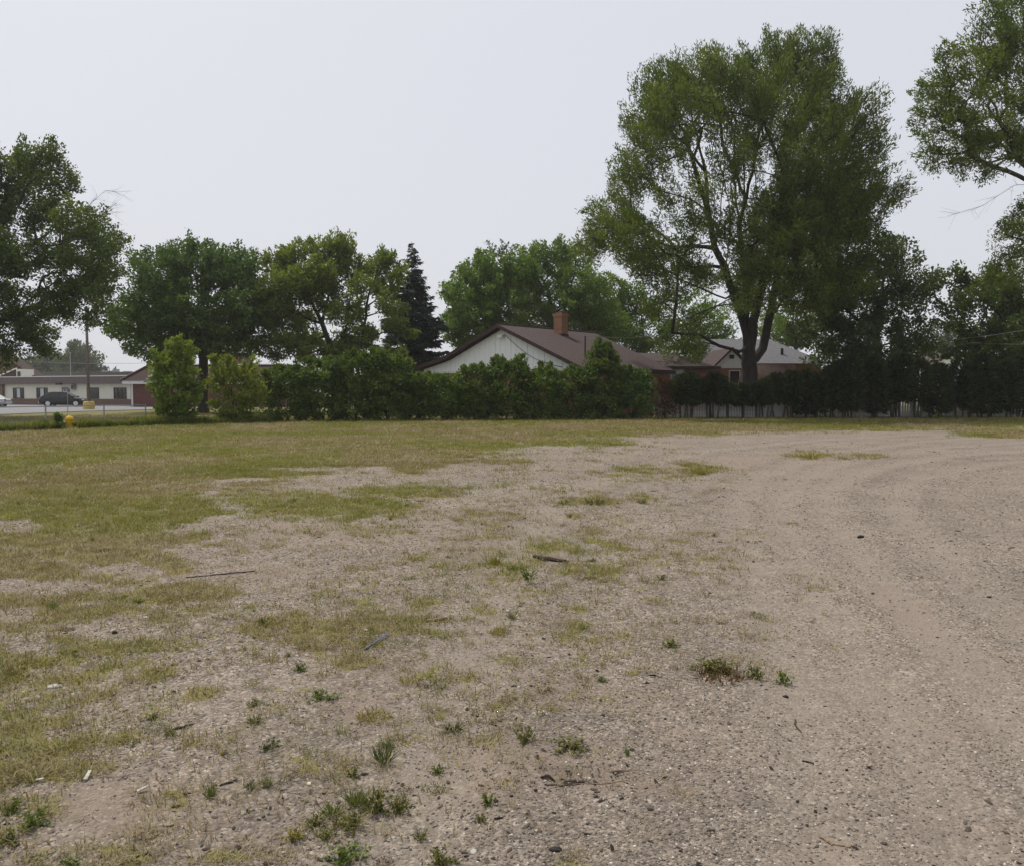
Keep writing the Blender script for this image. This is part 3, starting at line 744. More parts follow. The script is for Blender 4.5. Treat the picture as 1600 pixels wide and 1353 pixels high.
def leaves_np(C, D, Nn, ln, wd, fold=.25):
    """leaf-shaped rhombs: base point C, direction D, normal Nn"""
    S = unit(np.cross(D, Nn)); Nn = unit(np.cross(S, D))
    ln = ln[:, None]; wd = wd[:, None]
    v = np.stack([C, C + D * ln * .45 + S * wd * .5 + Nn * ln * .06, C + D * ln - Nn * ln * .1, C + D * ln * .45 - S * wd * .5 + Nn * ln * .06], 1)
    return v.reshape(-1, 3)
def foliage(name, mat, V, tone, parent):
    nl = len(V) // 4
    me = mesh_np(name, V - base_of(parent), np.arange(nl * 4), np.full(nl, 4), mat, face_attr={'tone': np.clip(tone, 0, 1)})
    return link(name, me, parent)
def grow(limbs, targets, bf, rng, seg=.7, sag=.12):
    P = [np.asarray(limbs[0][0], float)]; par = [-1]; pl = [0.0]; tipl = []
    def path(pts, start):
        cur = start
        for q in pts:
            P.append(np.asarray(q, float)); par.append(cur); pl.append(pl[cur] + np.linalg.norm(P[-1] - P[cur])); cur = len(P) - 1
        return cur
    for li, lb in enumerate(limbs):
        lb = [np.asarray(q, float) for q in lb]
        s = 0 if li == 0 else int(np.argmin(np.linalg.norm(np.array(P) - lb[0], axis=1)))
        pts = []
        for a, b in zip(lb[:-1], lb[1:]):
            k = max(1, int(np.linalg.norm(b - a) / seg))
            for q in range(1, k + 1): pts.append(a + (b - a) * q / k + rng.normal(0, .05, 3) * (q < k))
        tipl.append(path(pts, s))
    nl = len(P)
    root = P[0] + np.array([0, 0, .0])
    order = np.argsort(np.linalg.norm(targets - np.mean(np.array(P[max(0, nl // 3):nl]), axis=0), axis=1))
    arr = np.zeros((len(P) + len(targets) * 14 + 50, 3)); arr[:len(P)] = P
    pla = np.zeros(len(arr)); pla[:len(P)] = pl; cnt = len(P); par = par + [0] * (len(arr) - cnt)
    tips = np.zeros(len(targets), int)
    zmin = max(root[2] + .2, 0)
    for ti in order:
        t = targets[ti]
        dd = arr[:cnt] - t
        dist = np.sqrt((dd ** 2).sum(1))
        cost = dist + bf * pla[:cnt] + np.maximum(dd[:, 2], 0) * .35 + (arr[:cnt, 2] < min(zmin + .8, t[2] * .3)) * 1.5
        s = int(np.argmin(cost)); L = dist[s]
        k = int(min(12, max(1, round(L / seg)))); a = arr[s]
        ctrl = (a + t) / 2 + np.array([0, 0, sag * L]) + rng.normal(0, .07 * L, 3)
        cur = s
        for q in range(1, k + 1):
            u = q / k
            pt = (1 - u) ** 2 * a + 2 * u * (1 - u) * ctrl + u * u * t
            arr[cnt] = pt; par[cnt] = cur; pla[cnt] = pla[cur] + np.linalg.norm(pt - arr[cur]); cur = cnt; cnt += 1
        tips[ti] = cur
    P = arr[:cnt]; par = np.array(par[:cnt])
    w = np.zeros(cnt); np.add.at(w, tips, 1.0); np.add.at(w, np.array(tipl), 3.0)
    for i_ in range(cnt - 1, 0, -1): w[par[i_]] += w[i_]
    return P, par, w
def lobes_to_targets(lobes, Y, depth_r, dens, rng, copies=2, jitter=.9, zmin=.4, holes=.36):
    cxm = np.mean([q[0] for q in lobes]); Rx = max(abs(q[0] - cxm) + q[2] for q in lobes)
    zs0, zs1 = min(q[1] - q[3] for q in lobes), max(q[1] + q[3] for q in lobes); cym = zs0 * .45 + zs1 * .55; Rz = (zs1 - zs0) / 2
    T, lid = [], []
    for k, q in enumerate(lobes):
        px, py, rx, ry = q[:4]; mul = q[4] if len(q) > 4 else 1.0
        D = depth_r * math.sqrt(max(0.03, 1 - ((px - cxm) / Rx) ** 2 - max(0, (cym - py) / Rz) ** 2))
        mx, mz = rx * Y / F, ry * Y / F
        for c_ in range(copies):
            off = rng.uniform(-1, 1) * max(0, D - mx * .6) * jitter if copies > 1 else 0.0
            off = off if copies < 3 else (c_ / (copies - 1) * 2 - 1) * max(0, D - mx * .6) * jitter + rng.normal(0, .4)
            nn = max(2, int(dens * mul * math.pi * mx * mz))
            v = unit(rng.normal(0, 1, (nn, 3))) * (rng.uniform(0.25, 1, (nn, 1)) ** (1 / 2.2))
            ctr = at(px, py, Y + off)
            pts = ctr + v * np.array([mx, (mx + mz) * .5, mz])
            T.append(pts); lid += [k * 7 + c_] * nn
    T = np.concatenate(T); lid = np.array(lid)
    cl = fbm(T[:, 0] * .75 + T[:, 1] * .4, T[:, 2] * .8 + T[:, 1] * .35, int(Y * 10) % 97 + 7, 2)
    ok = (T[:, 2] > zmin) & (cl > holes)
    return T[ok], lid[ok]
def cluster_leaves(T, lid, rng, per, rc, ln, wd, up=.5, droop=0.0, flat=.6, outward=.5, spray=0.0):
    nC = len(T)
    ctr = T.mean(0)
    axis = unit(unit(T - ctr - np.array([0, 0, -1.5])) * .8 + np.array([0, 0, up]) + rng.normal(0, .35, (nC, 3)))
    k = np.repeat(np.arange(nC), per)
    off = unit(rng.normal(0, 1, (len(k), 3))) * (rng.uniform(0, 1, (len(k), 1)) ** .45) * np.array([1, 1, flat]) * (rc * rng.uniform(.7, 1.3, nC))[k][:, None] * 1.1
    if spray:
        w_ = rng.uniform(-1.1, 1.05, (len(k), 1)); off = off * (.8 - .3 * np.maximum(w_, 0)) + axis[k] * w_ * spray * rc
    C = T[k] + off
    D = unit(rng.normal(0, .8, (len(k), 3)) + unit(off) * .5 + unit(C - ctr) * outward + np.array([0, 0, up - droop]))
    Nn = unit(rng.normal(0, .75, (len(k), 3)) + np.array([0, 0, .8]))
    L = ln * rng.uniform(.65, 1.35, len(k)); W = wd * rng.uniform(.7, 1.3, len(k))
    lt = _h(lid.astype(np.int64) + 3, lid.astype(np.int64) * 0 + 11, 5)[k]
    ct = rng.uniform(0, 1, nC)[k]
    tone = .1 + .25 * lt + .35 * ct + .35 * rng.uniform(0, 1, len(k))
    return leaves_np(C - D * L[:, None] * .4, D, Nn, L, W), tone
def make_tree(name, label, cat, base_px, Y, limbs_px, lobes, leaf, seed, dens=2.0, per=55, rc=.6, ln=.16, wd=.09, depth_r=4.0, copies=2, bf=.25, r_tip=.012, r_exp=.47, rmax=.6, bark='bark',
              up=.35, droop=0, outward=.5, group=None, crown='crown', flat=.7, sag=.12, holes=.3, spray=.9):
    rng = np.random.default_rng(seed)
    base = np.array([(base_px - 800) * Y / F, Y, 0.0])
    limbs = []
    for li, lb in enumerate(limbs_px):
        pts = []
        for q in lb:
            w = at(q[0], q[1], Y + (q[2] if len(q) > 2 else 0)); pts.append(w)
        if li == 0: pts = [base] + [q for q in pts if q[2] > .2]
        limbs.append(pts)
    K = 1.5
    T, lid = lobes_to_targets(lobes, Y, depth_r, dens / K, rng, copies, holes=holes); per = int(per * K); r_tip *= 1.15; rc *= 1.12
    P, par, w = grow(limbs, T, bf, rng, sag=sag)
    rad = np.clip(r_tip * np.maximum(w, .6) ** r_exp, r_tip * .8, rmax)
    root = tag(empty(name, base), label, cat, group)
    flare = 1 + .5 * np.exp(-np.maximum(P[:, 2], 0) / .5)
    big = rad > rmax * .33
    rad = rad * np.where(big, flare, 1)
    for nm, keep in (('trunk', rad > 0),):
        if keep.sum() < 2: continue
        v, f = edges_mesh(P, par, rad, keep, rng)
        link(nm, mesh_np(nm, v - base, f.ravel(), np.full(len(f), 4), bark, smooth=True), root)
    V_, tone = cluster_leaves(T, lid, rng, per, rc, ln, wd, up, droop, flat, outward, spray)
    V_[:, 2] = np.maximum(V_[:, 2], .03)
    foliage(crown, leaf, V_, tone, root)
    return root

# --- the trees behind the lot
make_tree('willow_tree', 'tallest tree, broad feathery willow with several thick stems behind the cedar row', 'tree', 1172, 54, [
    [(1172, 620), (1172, 585), (1170, 545), (1160, 500), (1146, 460), (1133, 419), (1117, 388), (1106, 330), (1102, 268), (1093, 233), (1080, 175, .5)],
    [(1170, 545), (1168, 480, .5), (1160, 400, 1), (1155, 352, 1.2), (1164, 308, 1.5), (1164, 220, 1.5), (1190, 120, 1)],
    [(1170, 545), (1186, 463, -.5), (1205, 390, -1), (1217, 330, -1), (1226, 273, -1.2), (1235, 220, -1), (1262, 120, -.5)],
    [(1172, 575), (1192, 545, .4), (1201, 500, .7), (1215, 430, 1.4), (1257, 340, 2), (1279, 304, 2), (1297, 270, 2), (1340, 205, 2)],
    [(1186, 463, -.5), (1215, 400, -2), (1230, 340, -3), (1245, 290, -3.5)], [(1201, 500, .7), (1250, 440, -1), (1300, 400, -2), (1340, 350, -2), (1375, 315, -2)],
    [(1146, 470), (1120, 462, -.6), (1093, 450, -1), (1049, 432, -1.5), (1026, 415, -2), (985, 405, -2)], [(1117, 388), (1080, 385, .6), (1049, 388, 1), (1000, 365, 1.5), (960, 345, 1.5)],
    [(1106, 330), (1080, 312), (1031, 298, -.5), (1000, 272, -.5)], [(1102, 268), (1070, 225, 1), (1030, 185, 2)], [(1168, 555), (1140, 545, -1), (1111, 534, -1.6), (1093, 523, -2), (1050, 520, -2.4)],
    [(1117, 388), (1126, 330, -.6), (1131, 262, -1), (1137, 195, -1)], [(1133, 419), (1143, 350, .6), (1133, 285, 1), (1112, 205, 1.5)], [(1106, 330), (1088, 270, -1), (1070, 205, -1.5)], [(1155, 352, 1.2), (1176, 270, .6), (1190, 195, .2)], [(1217, 330, -1), (1250, 260, -.5), (1285, 190, 0)], [(1155, 352, 1.2), (1147, 280, 2), (1150, 190, 2)],
    [(1164, 308, 1.5), (1135, 240, 3), (1120, 170, 4)], [(1226, 273, -1.2), (1200, 210, -3), (1180, 150, -4)]],
    [(1040, 140, 48, 36), (1095, 118, 42, 35), (1140, 122, 38, 33), (1195, 102, 42, 36), (1262, 96, 45, 40), (1290, 140, 32, 40), (1230, 150, 58, 40), (1150, 165, 55, 32), (1070, 178, 55, 35), (1008, 190, 32, 38),
     (1035, 222, 48, 26, .8), (1200, 205, 55, 35, .8), (1270, 200, 55, 40), (1345, 185, 36, 38), (1340, 230, 42, 32), (1000, 262, 34, 30), (975, 290, 24, 34), (955, 340, 40, 32), (990, 362, 45, 30),
     (935, 385, 30, 20), (1000, 410, 45, 25), (1385, 303, 28, 20), (1345, 285, 45, 32), (1300, 262, 45, 36), (1235, 305, 50, 35, 1.2), (1210, 350, 55, 42, 1.2), (1270, 355, 60, 45, 1.2), (1220, 410, 65, 42, 1.2),
     (1305, 325, 48, 40, 1.1), (1320, 385, 45, 36, 1.1), (1180, 455, 45, 34), (1260, 450, 55, 38), (1310, 440, 42, 35), (1070, 432, 42, 25, .7), (1030, 470, 36, 26, .6), (1060, 500, 28, 22, .5), (1100, 500, 24, 20, .5),
     (1060, 388, 38, 20, .7), (1085, 425, 30, 18, .6), (1045, 302, 28, 18, .7), (1078, 350, 24, 22, .6), (1100, 310, 20, 24, .4), (1125, 365, 22, 22, .5), (1050, 260, 26, 16, .6), (1075, 535, 28, 16, .8), (1040, 540, 22, 14, .7), (1095, 548, 16, 14, .8), (1135, 265, 40, 36, .32), (1090, 285, 26, 34, .3), (1165, 255, 30, 30, .35), (1140, 330, 30, 30, .3), (1160, 390, 30, 30, .5), (1110, 345, 28, 20, .35), (1060, 330, 25, 18, .35), (1130, 420, 30, 22, .4), (1330, 340, 50, 40, 1.0), (1120, 210, 35, 18, .35), (1240, 255, 40, 26, .7)],
    'leaf_willow', 11, dens=3.4, per=64, rc=.62, ln=.27, wd=.075, depth_r=9.5, copies=3, bf=.22, r_tip=.013, r_exp=.46, rmax=.6, up=.75, outward=.55, flat=.8, spray=1.1, holes=.34)
make_tree('willow_tree', 'large willow leaning in from the right edge with dead twigs below its crown', 'tree', 1745, 46, [
    [(1745, 640), (1740, 520), (1725, 420), (1690, 340), (1640, 285), (1590, 250), (1540, 200), (1500, 160)], [(1690, 340), (1640, 300, -1), (1575, 268, -1.5), (1510, 240, -2)],
    [(1725, 420), (1700, 250, 1), (1650, 130, 1), (1600, 60, 1)], [(1590, 250), (1560, 190, 1), (1535, 130, 1.5)], [(1735, 480), (1680, 420, -1), (1620, 385, -1), (1580, 370, -1)]],
    [(1560, 62, 42, 40), (1505, 100, 42, 32), (1590, 130, 55, 45), (1466, 140, 36, 30), (1530, 160, 55, 36), (1456, 190, 30, 28), (1500, 212, 50, 30), (1560, 228, 52, 30), (1470, 248, 34, 20), (1528, 268, 34, 16),
     (1620, 200, 60, 50), (1620, 60, 65, 60), (1700, 0, 80, 60), (1700, 120, 80, 75), (1560, 10, 36, 28), (1608, 332, 26, 24), (1582, 368, 32, 26), (1600, 420, 50, 36), (1568, 425, 26, 26), (1690, 300, 60, 60), (1700, 420, 75, 55), (1790, 180, 80, 110)],
    'leaf_willow', 12, dens=3.6, per=60, rc=.52, ln=.24, wd=.07, depth_r=7.5, copies=2, bf=.22, r_tip=.012, rmax=.5, up=.3, outward=.5, flat=.85)
make_tree('ash_tree', 'large ash reaching in from the left edge over the low cream building', 'tree', -85, 50, [
    [(-85, 640), (-82, 560), (-70, 500), (-20, 440), (30, 405), (75, 385), (120, 375)], [(-70, 510), (-10, 505), (55, 480), (75, 465), (110, 460), (180, 456)], [(-72, 500), (-60, 400), (-20, 320), (30, 270)], [(30, 405), (90, 350, 1), (150, 330, 1)], [(-70, 500), (-120, 420), (-150, 340)]],
    [(10, 275, 45, 38), (65, 255, 40, 28), (88, 285, 32, 18), (45, 330, 55, 32, .8), (115, 350, 50, 32), (165, 380, 34, 20), (130, 395, 50, 22), (40, 400, 60, 34), (120, 430, 58, 32, .8), (60, 470, 60, 35, .9), (130, 478, 38, 28, .8),
     (15, 520, 50, 35), (70, 530, 26, 26), (165, 425, 26, 18, .7), (-60, 300, 80, 80, .7), (-80, 420, 90, 80, .7), (-150, 380, 70, 110, .6), (-120, 500, 70, 45, .6), (148, 505, 14, 26, .5), (160, 458, 24, 14, .8), (-10, 560, 25, 18, .7)],
    'leaf_ash', 13, holes=.25, dens=4.6, per=60, rc=.55, ln=.2, wd=.11, depth_r=5.5, copies=2, bf=.25, r_tip=.013, rmax=.45, bark='bark')
make_tree('maple_tree', 'rounded dense dark green maple behind the bright shrubs', 'tree', 318, 64, [
    [(318, 640), (318, 560), (316, 520), (310, 470), (305, 420)], [(316, 525), (280, 490, -1), (245, 450, -1)], [(316, 520), (355, 485, 1), (390, 450, 1)], [(318, 540), (260, 535, -1.5), (205, 515, -2)], [(318, 540), (370, 535, -1), (405, 510, -1)]],
    [(250, 428, 48, 36), (305, 405, 55, 28), (365, 415, 42, 32), (398, 468, 36, 38), (330, 465, 80, 45), (240, 478, 50, 38), (202, 500, 34, 28), (290, 518, 75, 34), (390, 515, 42, 30), (232, 540, 45, 20), (340, 540, 60, 20), (182, 517, 14, 14), (425, 480, 14, 18)],
    'leaf_maple', 14, holes=.22, dens=3.3, per=50, rc=.62, ln=.22, wd=.16, depth_r=6, copies=3, rmax=.4, up=.2)
make_tree('locust_tree', 'airy pale green locust with dark open branches above the left end of the hedge', 'tree', 530, 62, [
    [(530, 640), (524, 575), (516, 540), (503, 505), (480, 460), (450, 420)], [(503, 505), (515, 450, 1), (520, 405, 1)], [(524, 560), (543, 505, -1), (548, 450, -1), (535, 400, -1)], [(503, 505), (460, 490, -1), (425, 470, -1)], [(524, 572), (470, 560, -1), (415, 552, -2)]],
    [(437, 412, 32, 18), (482, 396, 34, 18), (530, 388, 30, 17), (548, 422, 38, 18), (468, 438, 48, 18), (428, 462, 32, 24, .9), (500, 460, 42, 24, .8), (455, 505, 40, 26, .9), (540, 485, 32, 22, .9), (480, 540, 56, 22, 1.1), (425, 545, 30, 14, 1), (520, 560, 50, 16, 1), (550, 545, 30, 20, .8), (560, 525, 30, 18), (500, 425, 30, 16)],
    'leaf_locust', 15, holes=.24, dens=5.4, per=58, rc=.55, ln=.26, wd=.13, depth_r=5, copies=2, rmax=.28, bf=.25)
make_tree('locust_tree', 'slim yellowish locust with bare lower stem just left of the spruce', 'tree', 556, 60, [
    [(556, 640), (560, 560), (566, 530), (572, 480), (588, 430), (596, 400)], [(566, 530), (600, 520, -1), (640, 520, -1)], [(572, 480), (605, 455, 1), (622, 430, 1)]],
    [(590, 408, 28, 14), (602, 440, 30, 18, .8), (572, 448, 24, 18, .7), (618, 428, 14, 22, .8), (608, 480, 22, 18, .8), (634, 512, 22, 15, 1.2), (612, 548, 28, 14), (585, 520, 30, 14, .8)],
    'leaf_locust', 16, dens=4.2, per=54, rc=.5, ln=.25, wd=.13, depth_r=2.6, copies=2, rmax=.2)
make_tree('maple_tree', 'bright green maple with pointed clumps between spruce and white gable', 'tree', 745, 74, [
    [(745, 640), (745, 570), (744, 500), (742, 440)], [(745, 550), (720, 500), (710, 470)], [(745, 540), (775, 490), (785, 450)]],
    [(748, 428, 36, 20), (722, 458, 28, 24), (772, 448, 38, 28), (740, 488, 45, 30), (788, 488, 36, 30), (716, 500, 22, 26), (742, 530, 42, 22), (802, 425, 26, 22), (755, 408, 20, 10), (700, 515, 14, 18)],
    'leaf_bright', 17, dens=3.0, per=48, rc=.62, ln=.26, wd=.17, depth_r=4.5, copies=3, rmax=.3, up=.3)
make_tree('maple_tree', 'dark treetop peeking out behind the bright maples left of the chimney', 'tree', 782, 92, [
    [(782, 640), (782, 540), (782, 410)]], [(782, 392, 22, 9), (762, 402, 16, 10), (800, 402, 20, 12), (782, 430, 36, 24), (785, 470, 45, 30, .6)], 'leaf_dark', 18, dens=1.6, per=34, rc=.7, ln=.3, wd=.18, depth_r=3, copies=2, rmax=.3)
make_tree('elm_tree', 'spreading green tree behind the chimney of the white gabled house', 'tree', 872, 78, [
    [(872, 640), (870, 540), (866, 490), (850, 440), (835, 410)], [(870, 520), (890, 460), (900, 410)], [(866, 490), (920, 455), (940, 430)], [(870, 530), (830, 490), (810, 465)]],
    [(862, 392, 36, 16), (832, 408, 30, 18), (896, 406, 36, 20), (850, 438, 46, 20, .8), (910, 442, 42, 22), (822, 460, 32, 24), (880, 478, 56, 24), (930, 478, 36, 28), (842, 502, 40, 20), (948, 512, 36, 24), (900, 520, 60, 20), (820, 425, 20, 20)],
    'leaf_bright', 19, dens=3.0, per=48, rc=.66, ln=.27, wd=.15, depth_r=5.5, copies=3, rmax=.4)
make_tree('elm_tree', 'light green tree filling the gap under the left side of the willow', 'tree', 1010, 84, [
    [(1010, 640), (1008, 540), (1000, 470)], [(1008, 550), (1060, 500), (1100, 480)], [(1008, 540), (970, 490)]],
    [(968, 452, 30, 24), (1000, 478, 34, 30), (962, 498, 36, 30), (1008, 520, 42, 24), (1062, 525, 36, 22), (1112, 505, 36, 36), (1085, 470, 30, 22, .6), (975, 535, 50, 18), (1130, 540, 40, 16), (1040, 550, 60, 14)],
    'leaf_bright', 20, dens=2.2, per=44, rc=.7, ln=.29, wd=.16, depth_r=4.5, copies=2, rmax=.35)
make_tree('elm_tree', 'pale green tree seen past the right side of the willow trunk', 'tree', 1245, 92, [
    [(1245, 640), (1245, 560), (1240, 500)]], [(1228, 498, 30, 26), (1258, 520, 34, 26), (1280, 490, 30, 26), (1235, 530, 28, 16), (1200, 510, 24, 24)], 'leaf_bright', 21, dens=2.4, per=44, rc=.7, ln=.3, wd=.17, depth_r=4, copies=2, rmax=.3)
make_tree('maple_tree', 'dark broad tree right of the willow trunk above the cedar row', 'tree', 1370, 62, [
    [(1370, 640), (1370, 560), (1372, 500), (1380, 440), (1395, 400)], [(1370, 530), (1320, 480, -1), (1295, 455, -1)], [(1372, 500), (1415, 470, 1), (1440, 445, 1)], [(1370, 545), (1300, 530, -1.5)]],
    [(1372, 383, 36, 20), (1410, 400, 38, 22), (1432, 440, 38, 26), (1360, 428, 50, 32), (1298, 452, 42, 34), (1402, 478, 50, 28), (1340, 488, 60, 34), (1455, 450, 16, 14), (1290, 520, 42, 34), (1368, 540, 56, 30), (1415, 515, 28, 22), (1320, 560, 60, 22), (1430, 548, 46, 18), (1448, 512, 20, 16, .6)],
    'leaf_dark', 22, dens=2.4, per=44, rc=.62, ln=.24, wd=.16, depth_r=6, copies=3, rmax=.35, up=.2)
make_tree('maple_tree', 'dark tree below the right willow at the right edge above the cedars', 'tree', 1580, 60, [
    [(1580, 640), (1580, 550), (1560, 490), (1540, 460)], [(1580, 550), (1620, 480), (1640, 450)], [(1580, 560), (1520, 520), (1490, 480)]],
    [(1500, 438, 18, 18), (1490, 478, 26, 22, .8), (1530, 468, 30, 24), (1572, 478, 40, 34), (1530, 518, 42, 28), (1590, 530, 46, 34), (1482, 508, 18, 16, .6), (1625, 490, 50, 50), (1560, 550, 60, 20), (1515, 548, 34, 16), (1545, 440, 26, 20), (1590, 450, 30, 26)],
    'leaf_ash', 23, dens=3.2, per=52, rc=.6, ln=.26, wd=.16, depth_r=5, copies=2, rmax=.33)
make_tree('elm_tree', 'hazy pale tree far off behind the wooden pole', 'tree', 128, 230, [[(128, 640), (128, 590), (128, 565)]], [(128, 556, 26, 18), (112, 570, 22, 14), (146, 572, 16, 14), (135, 580, 26, 10)], 'leaf_far_hazed', 24, dens=.4, per=80, rc=1.7, ln=.75, wd=.45, depth_r=6, copies=2, rmax=.5, r_tip=.03)
make_tree('elm_tree', 'hazy pale tree far off behind the low cream building', 'tree', 78, 240, [[(78, 640), (78, 590), (78, 570)]], [(72, 562, 26, 14), (92, 568, 20, 14), (55, 572, 18, 12), (80, 580, 34, 8)], 'leaf_far_hazed', 25, dens=.4, per=80, rc=1.7, ln=.75, wd=.45, depth_r=6, copies=2, rmax=.5, r_tip=.03)
make_tree('elm_tree', 'hazy blue green tree far off above the small white house', 'tree', 1475, 150, [[(1475, 640), (1475, 570), (1475, 530)]], [(1468, 525, 28, 18), (1490, 535, 24, 16), (1450, 540, 20, 12), (1475, 552, 44, 12)], 'leaf_far_hazed', 26, dens=.55, per=50, rc=1.2, ln=.5, wd=.28, depth_r=6, copies=2, rmax=.4, r_tip=.02)

def spruce(px, ytop, Y, hw, seed, label):
    rng = np.random.default_rng(seed)
    base = np.array([(px - 800) * Y / F, Y, 0.0]); H = hz(ytop, Y); W = hw * Y / F
    root = tag(empty('spruce_tree', base), label, 'tree')
    C, D, Nn, T, SZ, br = [], [], [], [], [], MB()
    z = 1.0
    while z < H - .15:
        f = (H - z) / (H - 1.0)
        R = W * (f ** .95) * rng.uniform(.78, 1.15) + .04
        for k in range(int(6 + 5 * f)):
            a = rng.uniform(0, 2 * math.pi); r = R * rng.uniform(.72, 1.1)
            d0 = np.array([math.cos(a), math.sin(a), 0])
            nS = max(7, int(r * 17)); tt = rng.uniform(0, 1)
            u = rng.uniform(.12, 1, nS)
            zz = z + rng.normal(0, .08) - r * .34 * u + r * .22 * u ** 2.6
            side = np.cross(d0, Z3)
            for side_s in (-1, 0, 1):
                sp_ = rng.uniform(.05, .5, nS) * (1 - u * .75) * r * .45 * side_s
                pos = base + d0 * (u * r)[:, None] + side * sp_[:, None]
                pos[:, 2] = zz - np.abs(sp_) * .35
                C.append(pos)
                D.append(unit(np.tile(d0 * .8 + side * side_s * .7 + np.array([0, 0, -.28]), (nS, 1)) + rng.normal(0, .25, (nS, 3))))
                Nn.append(unit(rng.normal(0, .4, (nS, 3)) + Z3)); T.append(np.full(nS, tt) * .5 + rng.uniform(0, .5, nS)); SZ.append(np.full(nS, .35 + .65 * min(1, f * 2.2)))
            br.tube([base + Z3 * z, base + d0 * r * .6 + Z3 * (z - r * .17)], [.03, .012], 4)
        z += .34 * (.55 + .6 * f)
    C, D, Nn, T, SZ = map(np.concatenate, (C, D, Nn, T, SZ))
    br.tube([base + Z3 * -.0, base + Z3 * H * .5, base + Z3 * (H - .1)], [.22, .13, .015], 8).build('trunk', 'bark', root)
    foliage('crown', 'needle', leaves_np(C, D, Nn, SZ * rng.uniform(.35, .65, len(C)), SZ * rng.uniform(.12, .22, len(C))), T, root)
spruce(645, 379, 68, 88, 31, 'tall dark blue green spruce with a pointed top')

# dead twigs hanging under the right willow, one bare branch
def bare_branch(name, label, pts_px, Y, seed):
    rng = np.random.default_rng(seed); b = MB()
    pts = [at(*q, Y) for q in pts_px]; b.tube(pts, [.018, .014, .01, .006][:len(pts)] if len(pts) <= 4 else .012, 5)
    for k in range(26):
        i_ = rng.integers(0, len(pts) - 1); u = rng.uniform(); s = pts[i_] * (1 - u) + pts[i_ + 1] * u
        d = unit(pts[i_ + 1] - pts[i_] + rng.normal(0, .55, 3) * np.linalg.norm(pts[i_ + 1] - pts[i_])); L = rng.uniform(.5, 1.5)
        e = s + d * L + np.array([0, 0, rng.normal(0, .15)])
        b.tube([s, (s + e) / 2 + rng.normal(0, .05, 3), e], [.006, .005, .003], 4)
    return b
wil = [o for o in COL.objects if o.name == 'willow_tree.001'][0]
bare_branch('dead', '', [(1650, 285), (1585, 290), (1535, 322), (1480, 338)], 45.5, 5).build('dead_branch', 'dead_twig', wil)
ash = [o for o in COL.objects if o.name == 'ash_tree'][0]
bare_branch('dead', '', [(120, 345), (145, 315), (165, 298), (178, 300)], 50.5, 6).build('dead_branch', 'dead_twig', ash)
bare_branch('dead', '', [(130, 370), (160, 335), (182, 318)], 49.5, 8).build('dead_branch', 'dead_twig', ash)
bare_branch('dead', '', [(130, 470), (165, 478), (180, 495)], 49.5, 9).build('dead_branch', 'dead_twig', ash)

